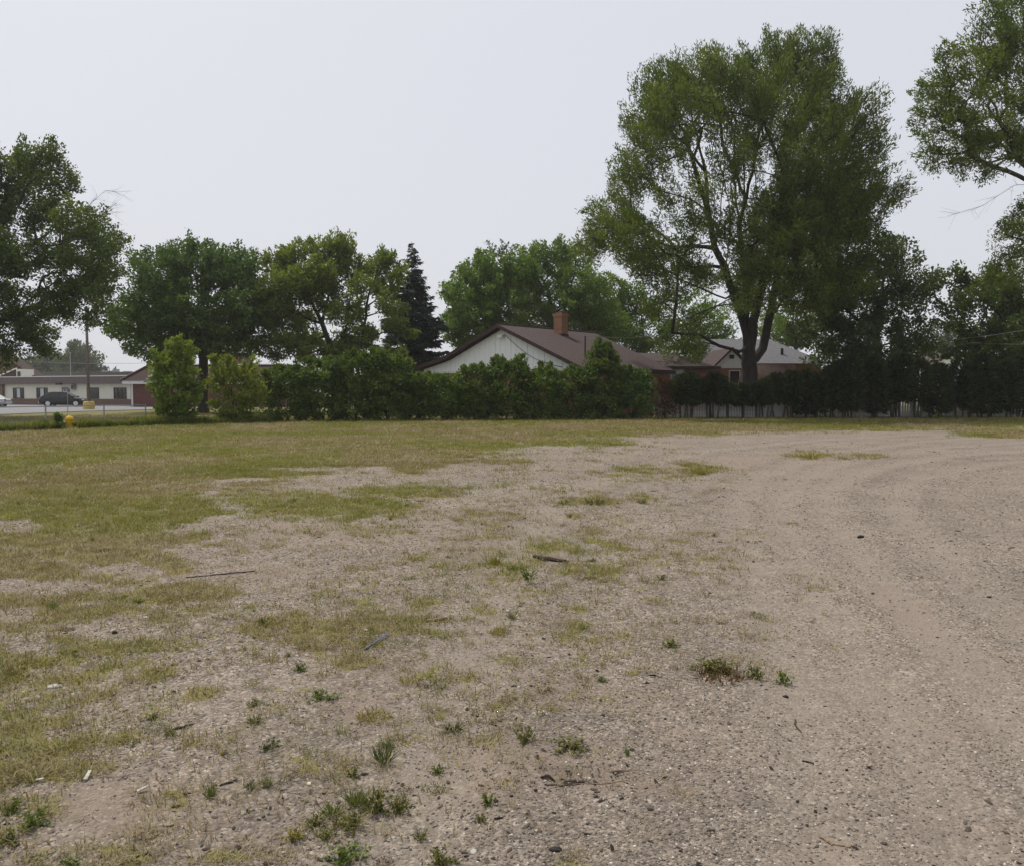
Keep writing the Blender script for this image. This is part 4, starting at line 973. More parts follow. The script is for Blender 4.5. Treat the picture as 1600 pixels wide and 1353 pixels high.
# --- leafy hedge along the back of the lot
def base_line(px):
    return G(px, np.interp(px, [200, 420, 620, 1030, 1600, 1800], [667, 660.5, 659.2, 656.6, 655.2, 655]))
def shrub(name, label, cat, px, ytop, hw, seed, leaf, back=1.15, dens=3.2, per=46, rc=.42, ln=.15, wd=.085, group=None, shape='dome', low=.08, depth=1.15, up=.45, shoot=.24):
    rng = np.random.default_rng(seed)
    b = base_line(px); Y = b[1] + back; H = hz(ytop, Y) - shoot * .75; W = hw * Y / F
    base = np.array([(px - 800) * Y / F, Y, 0.0])
    n_ = int(dens * W * H * 2.2)
    v = unit(rng.normal(0, 1, (n_ * 3, 3))) * (rng.uniform(.3, 1, (n_ * 3, 1)) ** .5)
    f = rng.uniform(0, 1, len(v)) ** .85
    la, lr = rng.uniform(0, 6.283, len(v)), rng.uniform(.2, 1, len(v)) ** .6
    v = np.stack([np.cos(la) * lr, np.sin(la) * lr, 2 * f - 1], 1)
    prof = {'dome': np.interp(f, [0, .15, .5, .8, 1], [1.25, 1.32, 1.28, 1.1, .62]), 'fan': np.interp(f, [0, .2, .6, .9, 1], [.5, .85, 1.1, .85, .45]), 'spike': np.interp(f, [0, .3, .6, .85, 1], [1.25, 1.2, 1.0, .6, .22])}[shape]
    T = base + np.stack([v[:, 0] * W * prof, v[:, 1] * depth * prof, low + f * (H - low) + rng.normal(0, .07, len(f))], 1)
    bump = 1 + .24 * (vnoise(T[:, 0] * 1.6, T[:, 1] * 1.6 + T[:, 2] * .3, seed) - .5)
    T[:, 2] *= bump; T = T[T[:, 2] > .12]
    stems = [[base, base + np.array([0, 0, .35])]] + [[base + np.array([0, 0, .1]), base + np.array([rng.normal(0, .25 * W), rng.normal(0, .25), H * .4]), base + np.array([rng.normal(0, .5 * W), rng.normal(0, .4), H * .75])] for _ in range(5)]
    P, par, w = grow(stems, T, .2, rng, seg=.4)
    rad = np.clip(.006 * np.maximum(w, .6) ** .42, .005, .06)
    root = tag(empty(name, base), label, cat, group)
    vv, ff = edges_mesh(P, par, rad, np.ones(len(P), bool), rng)
    link('stems', mesh_np('stems', vv - base, ff.ravel(), np.full(len(ff), 4), 'bark', smooth=True), root)
    nS = int(16 * W) + 10
    sa_, sr_ = rng.uniform(0, 6.28, nS), rng.uniform(0, .9, nS)
    tops = np.array([T[np.argmax(T[:, 2] - 3.0 * np.hypot(T[:, 0] - base[0] - W * math.cos(a_) * q, (T[:, 1] - base[1]) - depth * math.sin(a_) * q))] for a_, q in zip(sa_, sr_)])
    sd = unit(np.stack([np.cos(sa_) * sr_ * .6, np.sin(sa_) * sr_ * .6, np.full(nS, 1.0)], 1) + rng.normal(0, .15, (nS, 3)))
    S5 = np.concatenate([tops + sd * q for q in np.linspace(.05, shoot, 5)])
    lid = (vnoise(T[:, 0] * 1.3, T[:, 2] * 1.3, 7) * 9).astype(int)
    V_, tone = cluster_leaves(T, lid, rng, per, rc, ln, wd, up, 0, .75, .4)
    V5, t5 = cluster_leaves(S5, np.zeros(len(S5), int), rng, 14, .13, ln * .9, wd * .8, .9, 0, 1.0, .2)
    V_ = np.concatenate([V_, V5]); tone = np.concatenate([tone, t5 + .1])
    V_[:, 2] = np.maximum(V_[:, 2], .02)
    foliage('foliage', leaf, V_, tone, root)
    return root
hedge = [(450, 570, 36, 'first shrub of the leafy hedge next to the yellowish shrub', 'leaf_hedge', 'dome'), (505, 562, 38, 'hedge shrub below the airy locust, left of the blue sign', 'leaf_hedge', 'dome'),
         (556, 557, 36, 'bright topped hedge shrub just left of the blue sign', 'leaf_hedge', 'dome'), (606, 550, 36, 'tall bright hedge shrub right of the blue sign', 'leaf_hedge', 'dome'),
         (655, 584, 34, 'lower hedge shrub under the dark spruce', 'leaf_hedge', 'dome'), (700, 588, 34, 'lower hedge shrub at the left foot of the white gable', 'leaf_hedge', 'dome'),
         (742, 572, 36, 'hedge shrub beside the small white dish', 'leaf_hedge', 'dome'), (792, 561, 36, 'hedge shrub directly below the apex of the white gable', 'leaf_hedge', 'dome'),
         (846, 571, 34, 'hedge shrub in front of the right half of the white gable', 'leaf_hedge', 'dome'), (892, 579, 32, 'hedge shrub below the right corner of the white gable', 'leaf_hedge', 'dome'),
         (942, 537, 36, 'tallest pointed hedge shrub covering the brown roof right of the chimney', 'leaf_hedge', 'spike'), (986, 574, 30, 'last leafy hedge shrub before the rust red bush', 'leaf_maple', 'dome')]
for k, (px, yt, hw, lab, lf, shp) in enumerate(hedge):
    shrub('hedge_shrub', lab, 'shrub', px, yt, hw, 50 + k, lf, group='shrubs of the leafy hedge', shape=shp, per=58, dens=4.8, ln=.17, wd=.1, rc=.38)
shrub('rust_shrub', 'rust red bush between the leafy hedge and the cedar row', 'shrub', 1038, 592, 16, 71, 'leaf_rust', back=1.3, dens=4.5, per=48, rc=.34, ln=.13, wd=.08, shape='dome', depth=.6)
shrub('roadside_shrub', 'tall bright green shrub at the end of the chain fence', 'shrub', 276, 536, 34, 72, 'leaf_shrub', back=.8, dens=4.6, per=50, rc=.36, ln=.2, wd=.12, shape='fan', depth=1.1, up=.9, shoot=.75)
shrub('roadside_shrub', 'yellowish fan shaped shrub left of the leafy hedge', 'shrub', 366, 560, 44, 73, 'leaf_yellow', back=.8, dens=4.6, per=48, rc=.34, ln=.19, wd=.09, shape='fan', depth=1.2, up=.9, shoot=.6)

# --- row of cedars with bare feet, white picket fence behind
CED = {0: 'first cedar of the dark row, beside the rust coloured bush', 6: 'cedar of the dark row standing in front of the willow trunk', 20: 'cedar of the dark row behind the two pale leafy plants', 29: 'last cedar of the dark row, at the right edge'}
def cedar(px, ytop, seed):
    rng = np.random.default_rng(seed)
    b = base_line(px); Y = b[1] + 1.0; H = hz(ytop, Y); base = np.array([(px - 800) * Y / F, Y, 0.0])
    root = tag(empty('cedar', base), CED.get(seed - 100, 'dark evergreen cedar inside the row with bare stems at its foot'), 'cedar', 'cedars in the dark row along the lot')
    tr = MB()
    for k in range(2 + seed % 2):
        o_ = rng.normal(0, .13, 3) * [1, 1, 0]
        tr.tube([base + o_, base + o_ * 1.4 + Z3 * .7, base + o_ * .8 + Z3 * H * .8], [.065, .055, .02], 7)
    tr.build('trunk', 'bark_grey', root, smooth=True)
    n_ = 1900; zlo = .62 + rng.uniform(-.15, .2) + (.4 if px < 1240 or 1385 < px < 1440 else -.1)
    u = rng.uniform(0, 1, n_) ** .85; z = zlo + u * (H - zlo) + rng.normal(0, .05, n_)
    R = np.interp(u, [0, .12, .5, .85, 1], [.35, .68, .7, .5, .1]) * rng.uniform(.55, 1.08, n_)
    a = rng.uniform(0, 2 * math.pi, n_)
    out = np.stack([np.cos(a), np.sin(a), np.zeros(n_)], 1)
    C = base + out * R[:, None]; C[:, 2] = z
    D = unit(out * .9 + rng.normal(0, .35, (n_, 3)) + np.array([0, 0, .0]) + Z3 * (u * .9 - .25)[:, None])
    Nn = unit(rng.normal(0, .7, (n_, 3)) + np.cross(out, Z3) * 1.0)
    foliage('foliage', 'cedar', leaves_np(C, D, Nn, rng.uniform(.2, .42, n_), rng.uniform(.07, .15, n_)), .1 + .35 * rng.uniform() + .5 * rng.uniform(0, 1, n_), root)
ced_px = np.arange(1062, 1645, 19.5)
for k, px in enumerate(ced_px):
    yt = np.interp(px, [1050, 1100, 1180, 1250, 1290, 1340, 1430, 1460, 1500, 1540, 1600, 1700], [594, 595, 597, 592, 574, 566, 562, 572, 576, 564, 558, 556])
    cedar(px + random.Random(k).uniform(-8, 8), yt + random.Random(k + 99).uniform(-11, 8), 100 + k)
def fence_y(px): return base_line(px)[1] + 2.6
fr = tag(empty('picket_fence', (base_line(1250)[0], fence_y(1250), 0)), 'pale weathered picket fence glimpsed between the cedar stems', 'fence')
fx0, fx1 = base_line(1028)[0] * 1.03, base_line(1700)[0] * 1.05
fl = lambda x: np.interp(x, [fx0, fx1], [fence_y(1028), fence_y(1700)])
for zz in (.35, 1.05): MB().prism([(fx0, fl(fx0) + .03, zz), (fx1, fl(fx1) + .03, zz), (fx1, fl(fx1) + .03, zz + .09), (fx0, fl(fx0) + .03, zz + .09)], (0, .04, 0)).build('rail', 'fence_white', fr)
x = fx0; k = 0
while x < fx1:
    wdt = .13; hh_ = 1.35 + .04 * math.sin(k * 1.7)
    y = fl(x)
    MB().prism([(x, y, .06), (x + wdt, y, .06), (x + wdt, y, hh_ - .07), (x + wdt / 2, y, hh_), (x, y, hh_ - .07)], (0, .024, 0)).build('picket', 'fence_white', fr)
    if k % 14 == 0: MB().box(x - .01, x + .09, y + .075, y + .165, 0, 1.3).build('post', 'fence_white', fr)
    x += .17; k += 1
# low leafy plants lit by the sun in front of the cedars
def leafy(name, label, px, py, hgt_px, mat, seed, group=None):
    rng = np.random.default_rng(seed); b = G(px, py); H = hgt_px * b[1] / F
    root = tag(empty(name, b), label, 'plant', group)
    nL = 14; a = rng.uniform(0, 6.28, nL)
    D = unit(np.stack([np.cos(a) * .5, np.sin(a) * .5, rng.uniform(.7, 1.1, nL)], 1)); Nn = unit(np.stack([-np.cos(a), -np.sin(a), np.full(nL, .6)], 1))
    C = np.tile(b, (nL, 1)) + D * (rng.uniform(.0, .5, nL) * H)[:, None]
    foliage('leaves', mat, leaves_np(C, D, Nn, rng.uniform(.45, .7, nL) * H, rng.uniform(.2, .3, nL) * H), rng.uniform(.3, 1, nL), root)
leafy('broadleaf_plant', 'larger of two pale leafy plants at the foot of the cedars', 1460, 655.5, 11, 'leaf_yellow', 1, 'pale plants at the cedar feet')
leafy('broadleaf_plant', 'smaller of two pale leafy plants at the foot of the cedars', 1472, 655.5, 8, 'leaf_yellow', 2, 'pale plants at the cedar feet')

# --- far tree belt closing the horizon
rng = np.random.default_rng(77)
nT = 26000
aa = np.radians(rng.uniform(-62, 62, nT)); rr = rng.uniform(330, 420, nT)
hmax = 5 + 7 * fbm(aa * 40, aa * 0, 5, 4)
C = np.stack([rr * np.sin(aa), rr * np.cos(aa), hmax * rng.uniform(0, 1, nT) ** .7], 1)
D = unit(rng.normal(0, 1, (nT, 3))); Nn = unit(rng.normal(0, 1, (nT, 3)) + Z3)
me = mesh_np('distant_treeline', leaves_np(C, D, Nn, rng.uniform(1.5, 3, nT), rng.uniform(.9, 1.8, nT)), np.arange(nT * 4), np.full(nT, 4), 'leaf_far_hazed', face_attr={'tone': rng.uniform(0, 1, nT)})
tag(link('distant_treeline', me), 'far hazy belt of trees on the horizon', 'trees', kind='stuff')

# ------------------------------------------------------------------ vehicles
def loft(stations):
    """stations: (x, [(y,z)...half section from bottom centre line out and up]) mirrored in y"""
    b = MB(); n_ = None; rings = []
    for x, sec in stations:
        ring = [(x, y, z) for y, z in sec] + [(x, -y, z) for y, z in reversed(sec)]
        rings.append(ring)
    n_ = len(rings[0]); V = [q for r in rings for q in r]; Fc = []
    for i_ in range(len(rings) - 1):
        for k in range(n_):
            k2 = (k + 1) % n_
            Fc.append((i_ * n_ + k, i_ * n_ + k2, (i_ + 1) * n_ + k2, (i_ + 1) * n_ + k))
    Fc += [tuple(range(n_))[::-1], tuple((len(rings) - 1) * n_ + k for k in range(n_))]
    return b.add(V, Fc)
def car(name, label, loc, rz, mat, S):
    L, Wd, belt, roof = S['L'], S['W'], S['belt'], S['roof']
    root = tag(empty(name, loc, rz), label, 'car', 'cars parked by the low building')
    h = L / 2
    def sec(w, z0, z1, r=.06): return [(w - .14, z0), (w - .03, z0 + .1), (w, (z0 + z1) / 2 - .05), (w - .02, z1 - r), (w - .09, z1)]
    st = [(-h, sec(Wd * .82 / 2, .48, belt * .86)), (-h + .1, sec(Wd * .94 / 2, .34, belt * .97)), (-h + .6, sec(Wd / 2, .27, belt)), (0, sec(Wd / 2, .25, belt)), (h - 1.25, sec(Wd / 2, .26, belt * .985)),
          (h - .7, sec(Wd * .98 / 2, .28, belt * .93)), (h - .2, sec(Wd * .92 / 2, .34, belt * .83)), (h, sec(Wd * .76 / 2, .45, belt * .7))]
    body = loft(st).build('body', mat, root, local=True, smooth=False, bevel=.03)
    xb, xr0, xr1, xf = -h + S['tail'], -h + S['tail'] + S['rake'], S['rf'], S['ws']
    wb, wr = Wd / 2 - .06, Wd / 2 - .24
    def cs(x, z, w): return [(w, belt - .03), (w - (wb - wr) * (z - belt) / (roof - belt) - .001, z), (w - (wb - wr) * (z - belt) / (roof - belt) - .09, z + .03)]
    cab = loft([(xb, cs(xb, belt + .01, wb - .03)), (xr0, cs(xr0, roof - .07, wb)), (xr0 + .5, cs(0, roof, wb)), (xr1 - .3, cs(0, roof, wb)), (xr1, cs(0, roof - .04, wb)), (xf, cs(xf, belt + .01, wb - .02))])
    cab.build('cabin', mat, root, local=True)
    wz0, wz1 = belt + .06, roof - .09
    def wy(z): return wb - (wb - wr) * (z - belt) / (roof - belt)
    cuts = S['cuts']
    for sgn in (-1, 1):
        for (b0, t0, b1, t1) in cuts:
            P = [(b0, sgn * (wy(wz0) + .006), wz0), (b1, sgn * (wy(wz0) + .006), wz0), (t1, sgn * (wy(wz1) + .006), wz1), (t0, sgn * (wy(wz1) + .006), wz1)]
            MB().prism(P, (0, -sgn * .02, 0)).build('side_window', 'glass_dark', root, local=True)
        for x in (-h + S['wr'], h - S['wf']):
            w = MB().lathe([(.2, -.11), (.33, -.11), (.355, -.07), (.355, .07), (.33, .11), (.2, .11)], 24, (x, sgn * (Wd / 2 - .1), .355), 'y')
            wo_ = MB().lathe([(.12, -.08), (.40, -.08), (.40, .08), (.12, .08)], 20, (x, sgn * (Wd / 2 - .085), .37), 'y').build('wheel_arch', 'rubber', root, local=True)
            t_ = w.build('wheel', 'rubber', root, local=True, smooth=False)
            MB().lathe([(.03, -.12), (.235, -.12), (.245, -.06), (.245, .06), (.235, .12), (.03, .12)], 20, (x, sgn * (Wd / 2 - .1), .355), 'y').build('rim', 'alloy', t_, local=True)
        MB().box(h - .34, h - .12, sgn * (Wd / 2 - .16) - .1, sgn * (Wd / 2 - .16) + .1, belt * .66, belt * .8).build('headlight', 'lamp_clear', root, local=True, bevel=.02)
        MB().box(-h + .0, -h + .16, sgn * (Wd / 2 - .17) - .1, sgn * (Wd / 2 - .17) + .1, belt * .72, belt * .93).build('tail_light', 'lamp_red', root, local=True, bevel=.02)
        MB().box(xf - .12, xf + .06, sgn * (Wd / 2 + .02) - .09, sgn * (Wd / 2 + .02) + .09, belt + .02, belt + .16).build('mirror', mat, root, local=True, bevel=.03)
        MB().box(-h + .9, xf - .1, sgn * (Wd / 2 + .006) - .008, sgn * (Wd / 2 + .006) + .008, .56, .6).build('side_trim', 'metal_dark', root, local=True)
        if S.get('rails'): MB().tube([(xr0 + .2, sgn * (wr - .03), roof + .01), (xr0 + .35, sgn * (wr - .03), roof + .07), (xr1 - .5, sgn * (wr - .03), roof + .07), (xr1 - .35, sgn * (wr - .03), roof + .01)], .018, 6).build('roof_rail', 'metal_grey', root, local=True)
    u0, u1 = .12, .88
    def lerp(a, b, u): return a + (b - a) * u
    for nm, A0, B0 in (('rear_window', (xb, belt + .01), (xr0, roof - .07)), ('windscreen', (xf, belt + .01), (xr1, roof - .04))):
        s_ = -1 if nm == 'rear_window' else 1
        p0 = (lerp(A0[0], B0[0], u0), lerp(A0[1], B0[1], u0)); p1 = (lerp(A0[0], B0[0], u1), lerp(A0[1], B0[1], u1))
        w0, w1 = wy(p0[1]) - .1, wy(p1[1]) - .1
        MB().prism([(p0[0], -w0, p0[1]), (p0[0], w0, p0[1]), (p1[0], w1, p1[1]), (p1[0], -w1, p1[1])], (s_ * .02, 0, .012)).build(nm, 'glass_dark', root, local=True)
    MB().box(-h - .06, -h + .2, -Wd * .42, Wd * .42, .36, .55).build('bumper', mat if mat != 'car_dark' else 'metal_grey', root, local=True, bevel=.04)
    MB().box(h - .2, h + .05, -Wd * .38, Wd * .38, .34, .52).build('bumper', mat, root, local=True, bevel=.04)
    return root
c0 = G(94, 636.6)
car('parked_car', 'dark estate car parked in front of the low cream building', (c0[0], c0[1] + .8, .05), math.radians(14), 'car_dark',
    dict(L=4.6, W=1.88, belt=1.0, roof=1.6, tail=.2, rake=.72, rf=.4, ws=1.2, wr=.95, wf=.92, rails=True, cuts=[(-1.78, -1.42, -1.12, -1.1), (-1.05, -1.03, -.28, -.3), (-.2, -.22, .8, .32)]))
c1 = G(-28, 638.0)
car('parked_car', 'pale silver car cut off by the left edge of the picture', (c1[0] - .2, c1[1] + .8, .05), math.radians(190), 'car_silver',
    dict(L=4.5, W=1.76, belt=.92, roof=1.45, tail=.5, rake=.75, rf=.4, ws=1.25, wr=.9, wf=.9, cuts=[(-1.3, -.95, -.3, -.3), (-.22, -.22, .9, .42)]))

# ------------------------------------------------------------------ street furniture
lp = G(139, 640.5)
lpz = tag(empty('utility_pole', lp), 'tall wooden pole standing on a yellow base beside the paved strip', 'pole')
MB().tube([lp + Z3 * .75, lp + Z3 * 5, lp + Z3 * 9.6], [.14, .125, .1], 12).build('shaft', 'pole_wood', lpz, smooth=True)
MB().lathe([(.50, -.05), (.50, .5), (.46, .74), (.40, .78)], 20, lp).build('base', 'paint_yellow_worn', lpz)
fp = np.array([(112 - 800) * 150 / F, 150, 0])
fpz = tag(empty('flag_pole', fp), 'thin pale pole rising above the roof of the low cream building', 'pole')
MB().tube([fp, fp + Z3 * (hz(553, 150))], [.09, .06], 8).build('shaft', 'metal_grey', fpz); MB().lathe([(.02, -.1), (.11, -.04), (.11, .04), (.02, .1)], 10, fp + Z3 * (hz(553, 150) + .08)).build('ball', 'metal_grey', fpz)

hp = G(109, 669.6)
hy = tag(empty('fire_hydrant', hp), 'yellow hydrant with a thin marker rod among the weeds by the chain fence', 'hydrant')
MB().lathe([(.17, 0), (.17, .05), (.13, .06), (.13, .33), (.17, .34), (.175, .37), (.13, .375)], 16, hp).build('barrel', 'paint_yellow', hy, smooth=False)
MB().lathe([(.15, .377), (.14, .43), (.10, .48), (.04, .505), (.03, .54), (.0305, .541)], 16, hp).build('bonnet', 'paint_yellow', hy)
for sx in (-1, 1): MB().lathe([(.055, .0), (.055, .05), (.07, .05), (.07, .08), (.025, .085), (.025, .11)] if sx > 0 else [(.025, -.11), (.025, -.085), (.07, -.08), (.07, -.05), (.055, -.05), (.055, 0)], 10, hp + np.array([sx * .12, 0, .24]), 'x').build('outlet_cap', 'paint_yellow', hy)
MB().lathe([(.09, -.2), (.09, -.15), (.075, -.12)], 12, hp + np.array([0, 0, .22]), 'y').build('pumper_cap', 'paint_yellow', hy)
MB().tube([hp + np.array([-.12, .1, .3]), hp + np.array([-.1, .1, 1.55])], .012, 6).build('marker_rod', 'wire_light', hy)

hy.scale = (1.2, 1.2, 1.15)

# chain link fence at the left
fpts = [G(-170, 679), G(-20, 672), G(72, 668), G(163, 665), G(228, 663.5)]
cf = tag(empty('chain_fence', fpts[2]), 'low chain link fence with thin grey posts by the ditch at left', 'fence')
fh = 1.0
for q in fpts: MB().tube([q - Z3 * .05, q + Z3 * (fh + .03)], .035, 8).build('post', 'metal_grey', cf)
for a, b in zip(fpts[:-1], fpts[1:]): MB().tube([a + Z3 * fh, b + Z3 * fh], .024, 6).build('rail', 'metal_grey', cf)
ml = MB()
for a, b in zip(fpts[:-1], fpts[1:]):
    L_ = np.linalg.norm(b - a); d = (b - a) / L_; nn = int(L_ / .11)
    for k in range(-9, nn):
        for sg in (0, 1):
            s0_, s1_ = k * .11, k * .11 + fh * .98
            u0_, u1_ = max(s0_, 0), min(s1_, L_)
            if u1_ - u0_ < .05: continue
            za, zb2 = (u0_ - s0_), (u1_ - s0_)
            if sg: za, zb2 = fh * .98 - za, fh * .98 - zb2
            ml.tube([a + d * u0_ + Z3 * (za + .02), a + d * u1_ + Z3 * (zb2 + .02)], .0022, 3, cap=False)
mo = ml.build('wire_mesh', 'metal_grey', cf); mo['kind'] = 'stuff'

# blue round-cornered sign above the hedge, white dish by the gable
sg_ = at(587.5, 551, 66)
sb = tag(empty('blue_sign', (sg_[0], sg_[1], 0)), 'blue rounded sign board showing above the hedge left of the spruce', 'sign')
ww, hh2 = .52, .46
pl = []
for (cx_, cz_, a0_) in ((ww - .16, -hh2 + .16, -90), (ww - .16, hh2 - .16, 0), (-ww + .16, hh2 - .16, 90), (-ww + .16, -hh2 + .16, 180)):
    for a_ in (0, 30, 60, 90): pl.append((sg_[0] + cx_ + .16 * math.cos(math.radians(a0_ + a_)), sg_[1], sg_[2] + cz_ + .16 * math.sin(math.radians(a0_ + a_))))
MB().prism(pl, (0, .06, 0)).build('panel', 'sign_blue', sb)
MB().tube([(sg_[0], sg_[1] + .1, 0), (sg_[0], sg_[1] + .1, sg_[2] + .3)], .045, 8).build('post', 'metal_grey', sb)
mk = MB()
for k in range(3): mk.box(sg_[0] - .13 + k * .09, sg_[0] - .07 + k * .09, sg_[1] - .012, sg_[1] - .003, sg_[2] + .26, sg_[2] + .36)
mk.box(sg_[0] + .02, sg_[0] + .12, sg_[1] - .012, sg_[1] - .003, sg_[2] - .02, sg_[2] + .06)
mk.build('marks', 'siding', sb)
dq = at(720, 582, 50.2)
ds = tag(empty('satellite_dish', (dq[0], dq[1], 0)), 'small white dish on a pole peeking over the hedge below the gable', 'satellite dish')
b = MB(); Vd = [np.array([0, 0, 0])]; 
for k in range(1, 5):
    for j_ in range(18):
        r_ = .27 * k / 4; a_ = 2 * math.pi * j_ / 18
        Vd.append(np.array([r_ * math.cos(a_), -.10 * (k / 4) ** 2, r_ * math.sin(a_)]))
Fd = [(0, 1 + (j_ + 1) % 18, 1 + j_) for j_ in range(18)] + [(1 + k * 18 + j_, 1 + k * 18 + (j_ + 1) % 18, 1 + (k + 1) * 18 + (j_ + 1) % 18, 1 + (k + 1) * 18 + j_) for k in range(3) for j_ in range(18)]
b.add([dq + q + np.array([0, .02 if i_ < 0 else 0, 0]) for i_, q in enumerate(Vd)], Fd)
o_ = b.build('dish', 'trim_white', ds, smooth=True); sm = o_.modifiers.new('solid', 'SOLIDIFY'); sm.thickness = .012
MB().tube([dq + np.array([0, .05, 0]), dq + np.array([0, .12, -.2]), (dq[0], dq[1] + .12, 0)], .03, 8).build('pole', 'metal_grey', ds)
MB().tube([dq + np.array([0, -.06, -.25]), dq + np.array([0, -.32, -.12])], .014, 6).build('feed_arm', 'metal_grey', ds)

def wire(label, pts, r, mat, sag=.25):
    out = []
    for a, b in zip(pts[:-1], pts[1:]):
        for u in np.linspace(0, 1, 12)[:-1]: out.append(a + (b - a) * u - Z3 * sag * 4 * u * (1 - u))
    out.append(pts[-1])
    return tag(MB().tube(out, r, 5).build('overhead_wire', mat), label, 'wire')
wire('overhead wire running from the roof mast into the trees behind the house', [MAST, at(1040, 524, 62), at(1090, 516, 80)], .016, 'wire_light', .15)
wire('upper overhead wire crossing the dark trees at the right edge', [at(1440, 548, 64), at(1500, 530, 58), at(1660, 505, 48)], .012, 'wire_light', .1)
wire('lower overhead wire crossing the dark trees at the right edge', [at(1440, 544, 63), at(1520, 536, 58), at(1660, 536, 50)], .010, 'wire_light', .1)
wire('distant overhead wire against the sky beside the red brick roof', [at(60, 566, 150), at(240, 567.5, 150)], .03, 'wire_light', .2)

# ------------------------------------------------------------------ instancing of uncountable stuff
def instancer(name, pts, rot, scl, idx, sources, label, cat):
    me = bpy.data.meshes.new(name); me.vertices.add(len(pts)); me.vertices.foreach_set('co', np.asarray(pts, np.float32).ravel())
    for nm, ty, va, key in (('irot', 'FLOAT_VECTOR', rot, 'vector'), ('iscl', 'FLOAT_VECTOR', scl, 'vector'), ('iidx', 'INT', idx, 'value')):
        a = me.attributes.new(nm, ty, 'POINT'); a.data.foreach_set(key, np.asarray(va, np.int32 if ty == 'INT' else np.float32).ravel())
    o = link(name, me)
    ng = bpy.data.node_groups.new(name, 'GeometryNodeTree')
    ng.interface.new_socket('Geometry', in_out='INPUT', socket_type='NodeSocketGeometry'); ng.interface.new_socket('Geometry', in_out='OUTPUT', socket_type='NodeSocketGeometry')
    gi, go = ng.nodes.new('NodeGroupInput'), ng.nodes.new('NodeGroupOutput')
    ip = ng.nodes.new('GeometryNodeInstanceOnPoints'); jn = ng.nodes.new('GeometryNodeJoinGeometry')
    for s in sources:
        oi = ng.nodes.new('GeometryNodeObjectInfo'); oi.inputs['Object'].default_value = s; oi.inputs['As Instance'].default_value = True
        ng.links.new(oi.outputs['Geometry'], jn.inputs[0])
    def attr(nm, dt):
        q = ng.nodes.new('GeometryNodeInputNamedAttribute'); q.data_type = dt; q.inputs['Name'].default_value = nm
        return [x for x in q.outputs if x.enabled and x.name == 'Attribute'][0]
    er_ = ng.nodes.new('FunctionNodeEulerToRotation'); ng.links.new(attr('irot', 'FLOAT_VECTOR'), er_.inputs[0])
    ng.links.new(gi.outputs[0], ip.inputs['Points']); ng.links.new(jn.outputs[0], ip.inputs['Instance'])
    ip.inputs['Pick Instance'].default_value = True
    ng.links.new(attr('iidx', 'INT'), ip.inputs['Instance Index']); ng.links.new(er_.outputs[0], ip.inputs['Rotation']); ng.links.new(attr('iscl', 'FLOAT_VECTOR'), ip.inputs['Scale'])
    ng.links.new(ip.outputs[0], go.inputs[0])
    md = o.modifiers.new('scatter', 'NODES'); md.node_group = ng
    return tag(o, label, cat, kind='stuff')
def source(name, V, f, s, mat, smooth=False):
    return bpy.data.objects.new(name, mesh_np(name, V, f, s, mat, smooth))
def blade_tuft(name, mat, seed, nb, spread, h0, h1, wd, lean):
    rng = np.random.default_rng(seed); V, f = [], []
    for k in range(nb):
        r_ = spread * math.sqrt(rng.uniform()); a = rng.uniform(0, 6.28); b = np.array([r_ * math.cos(a), r_ * math.sin(a), -.004])
        a2 = a + rng.normal(0, 1.0); d = np.array([math.cos(a2), math.sin(a2), 0]); s = np.array([-d[1], d[0], 0]) * wd * rng.uniform(.7, 1.3)
        H = rng.uniform(h0, h1); ln_ = H * lean * rng.uniform(.2, 1.3)
        m_ = b + d * ln_ * .35 + Z3 * H * .62; t_ = b + d * ln_ + Z3 * H * rng.uniform(.8, 1.0)
        o_ = len(V); V += [b - s, b + s, m_ + s * .8, m_ - s * .8, t_]; f += [(o_, o_ + 1, o_ + 2, o_ + 3), (o_ + 3, o_ + 2, o_ + 4)]
    return source(name, np.array(V), [i_ for q in f for i_ in q], [len(q) for q in f], mat)
def pebble(name, mat, seed):
    rng = np.random.default_rng(seed)
    t = (1 + 5 ** .5) / 2
    V = unit(np.array([(-1, t, 0), (1, t, 0), (-1, -t, 0), (1, -t, 0), (0, -1, t), (0, 1, t), (0, -1, -t), (0, 1, -t), (t, 0, -1), (t, 0, 1), (-t, 0, -1), (-t, 0, 1)], float))
    f = [(0, 11, 5), (0, 5, 1), (0, 1, 7), (0, 7, 10), (0, 10, 11), (1, 5, 9), (5, 11, 4), (11, 10, 2), (10, 7, 6), (7, 1, 8), (3, 9, 4), (3, 4, 2), (3, 2, 6), (3, 6, 8), (3, 8, 9), (4, 9, 5), (2, 4, 11), (6, 2, 10), (8, 6, 7), (9, 8, 1)]
    V = V * rng.uniform(.75, 1.2, (12, 1)) * np.array([1, rng.uniform(.65, .95), rng.uniform(.45, .7)])
    return source(name, V, [i_ for q in f for i_ in q], [3] * 20, mat, smooth=False)
def rand_mat(name, stops):
    m, n, l, p = new_mat(name)
    a = n.new('ShaderNodeObjectInfo'); r = n.new('ShaderNodeValToRGB'); e = r.color_ramp.elements
    e[0].position, e[0].color = stops[0][0], (*stops[0][1], 1); e[1].position, e[1].color = stops[-1][0], (*stops[-1][1], 1)
    for q, c_ in stops[1:-1]:
        x = e.new(q); x.color = (*c_, 1)
    l.new(a.outputs['Random'], r.inputs[0]); l.new(r.outputs[0], p.inputs['Base Color']); p.inputs['Roughness'].default_value = .9; p.inputs['Specular IOR Level'].default_value = .2
    MATS[name] = m
rand_mat('pebble', [(0, (0.089, 0.076, 0.064)), (.2, (0.163, 0.139, 0.116)), (.6, (0.229, 0.197, 0.165)), (.9, (0.321, 0.281, 0.239)), (1, (0.595, 0.546, 0.481))])
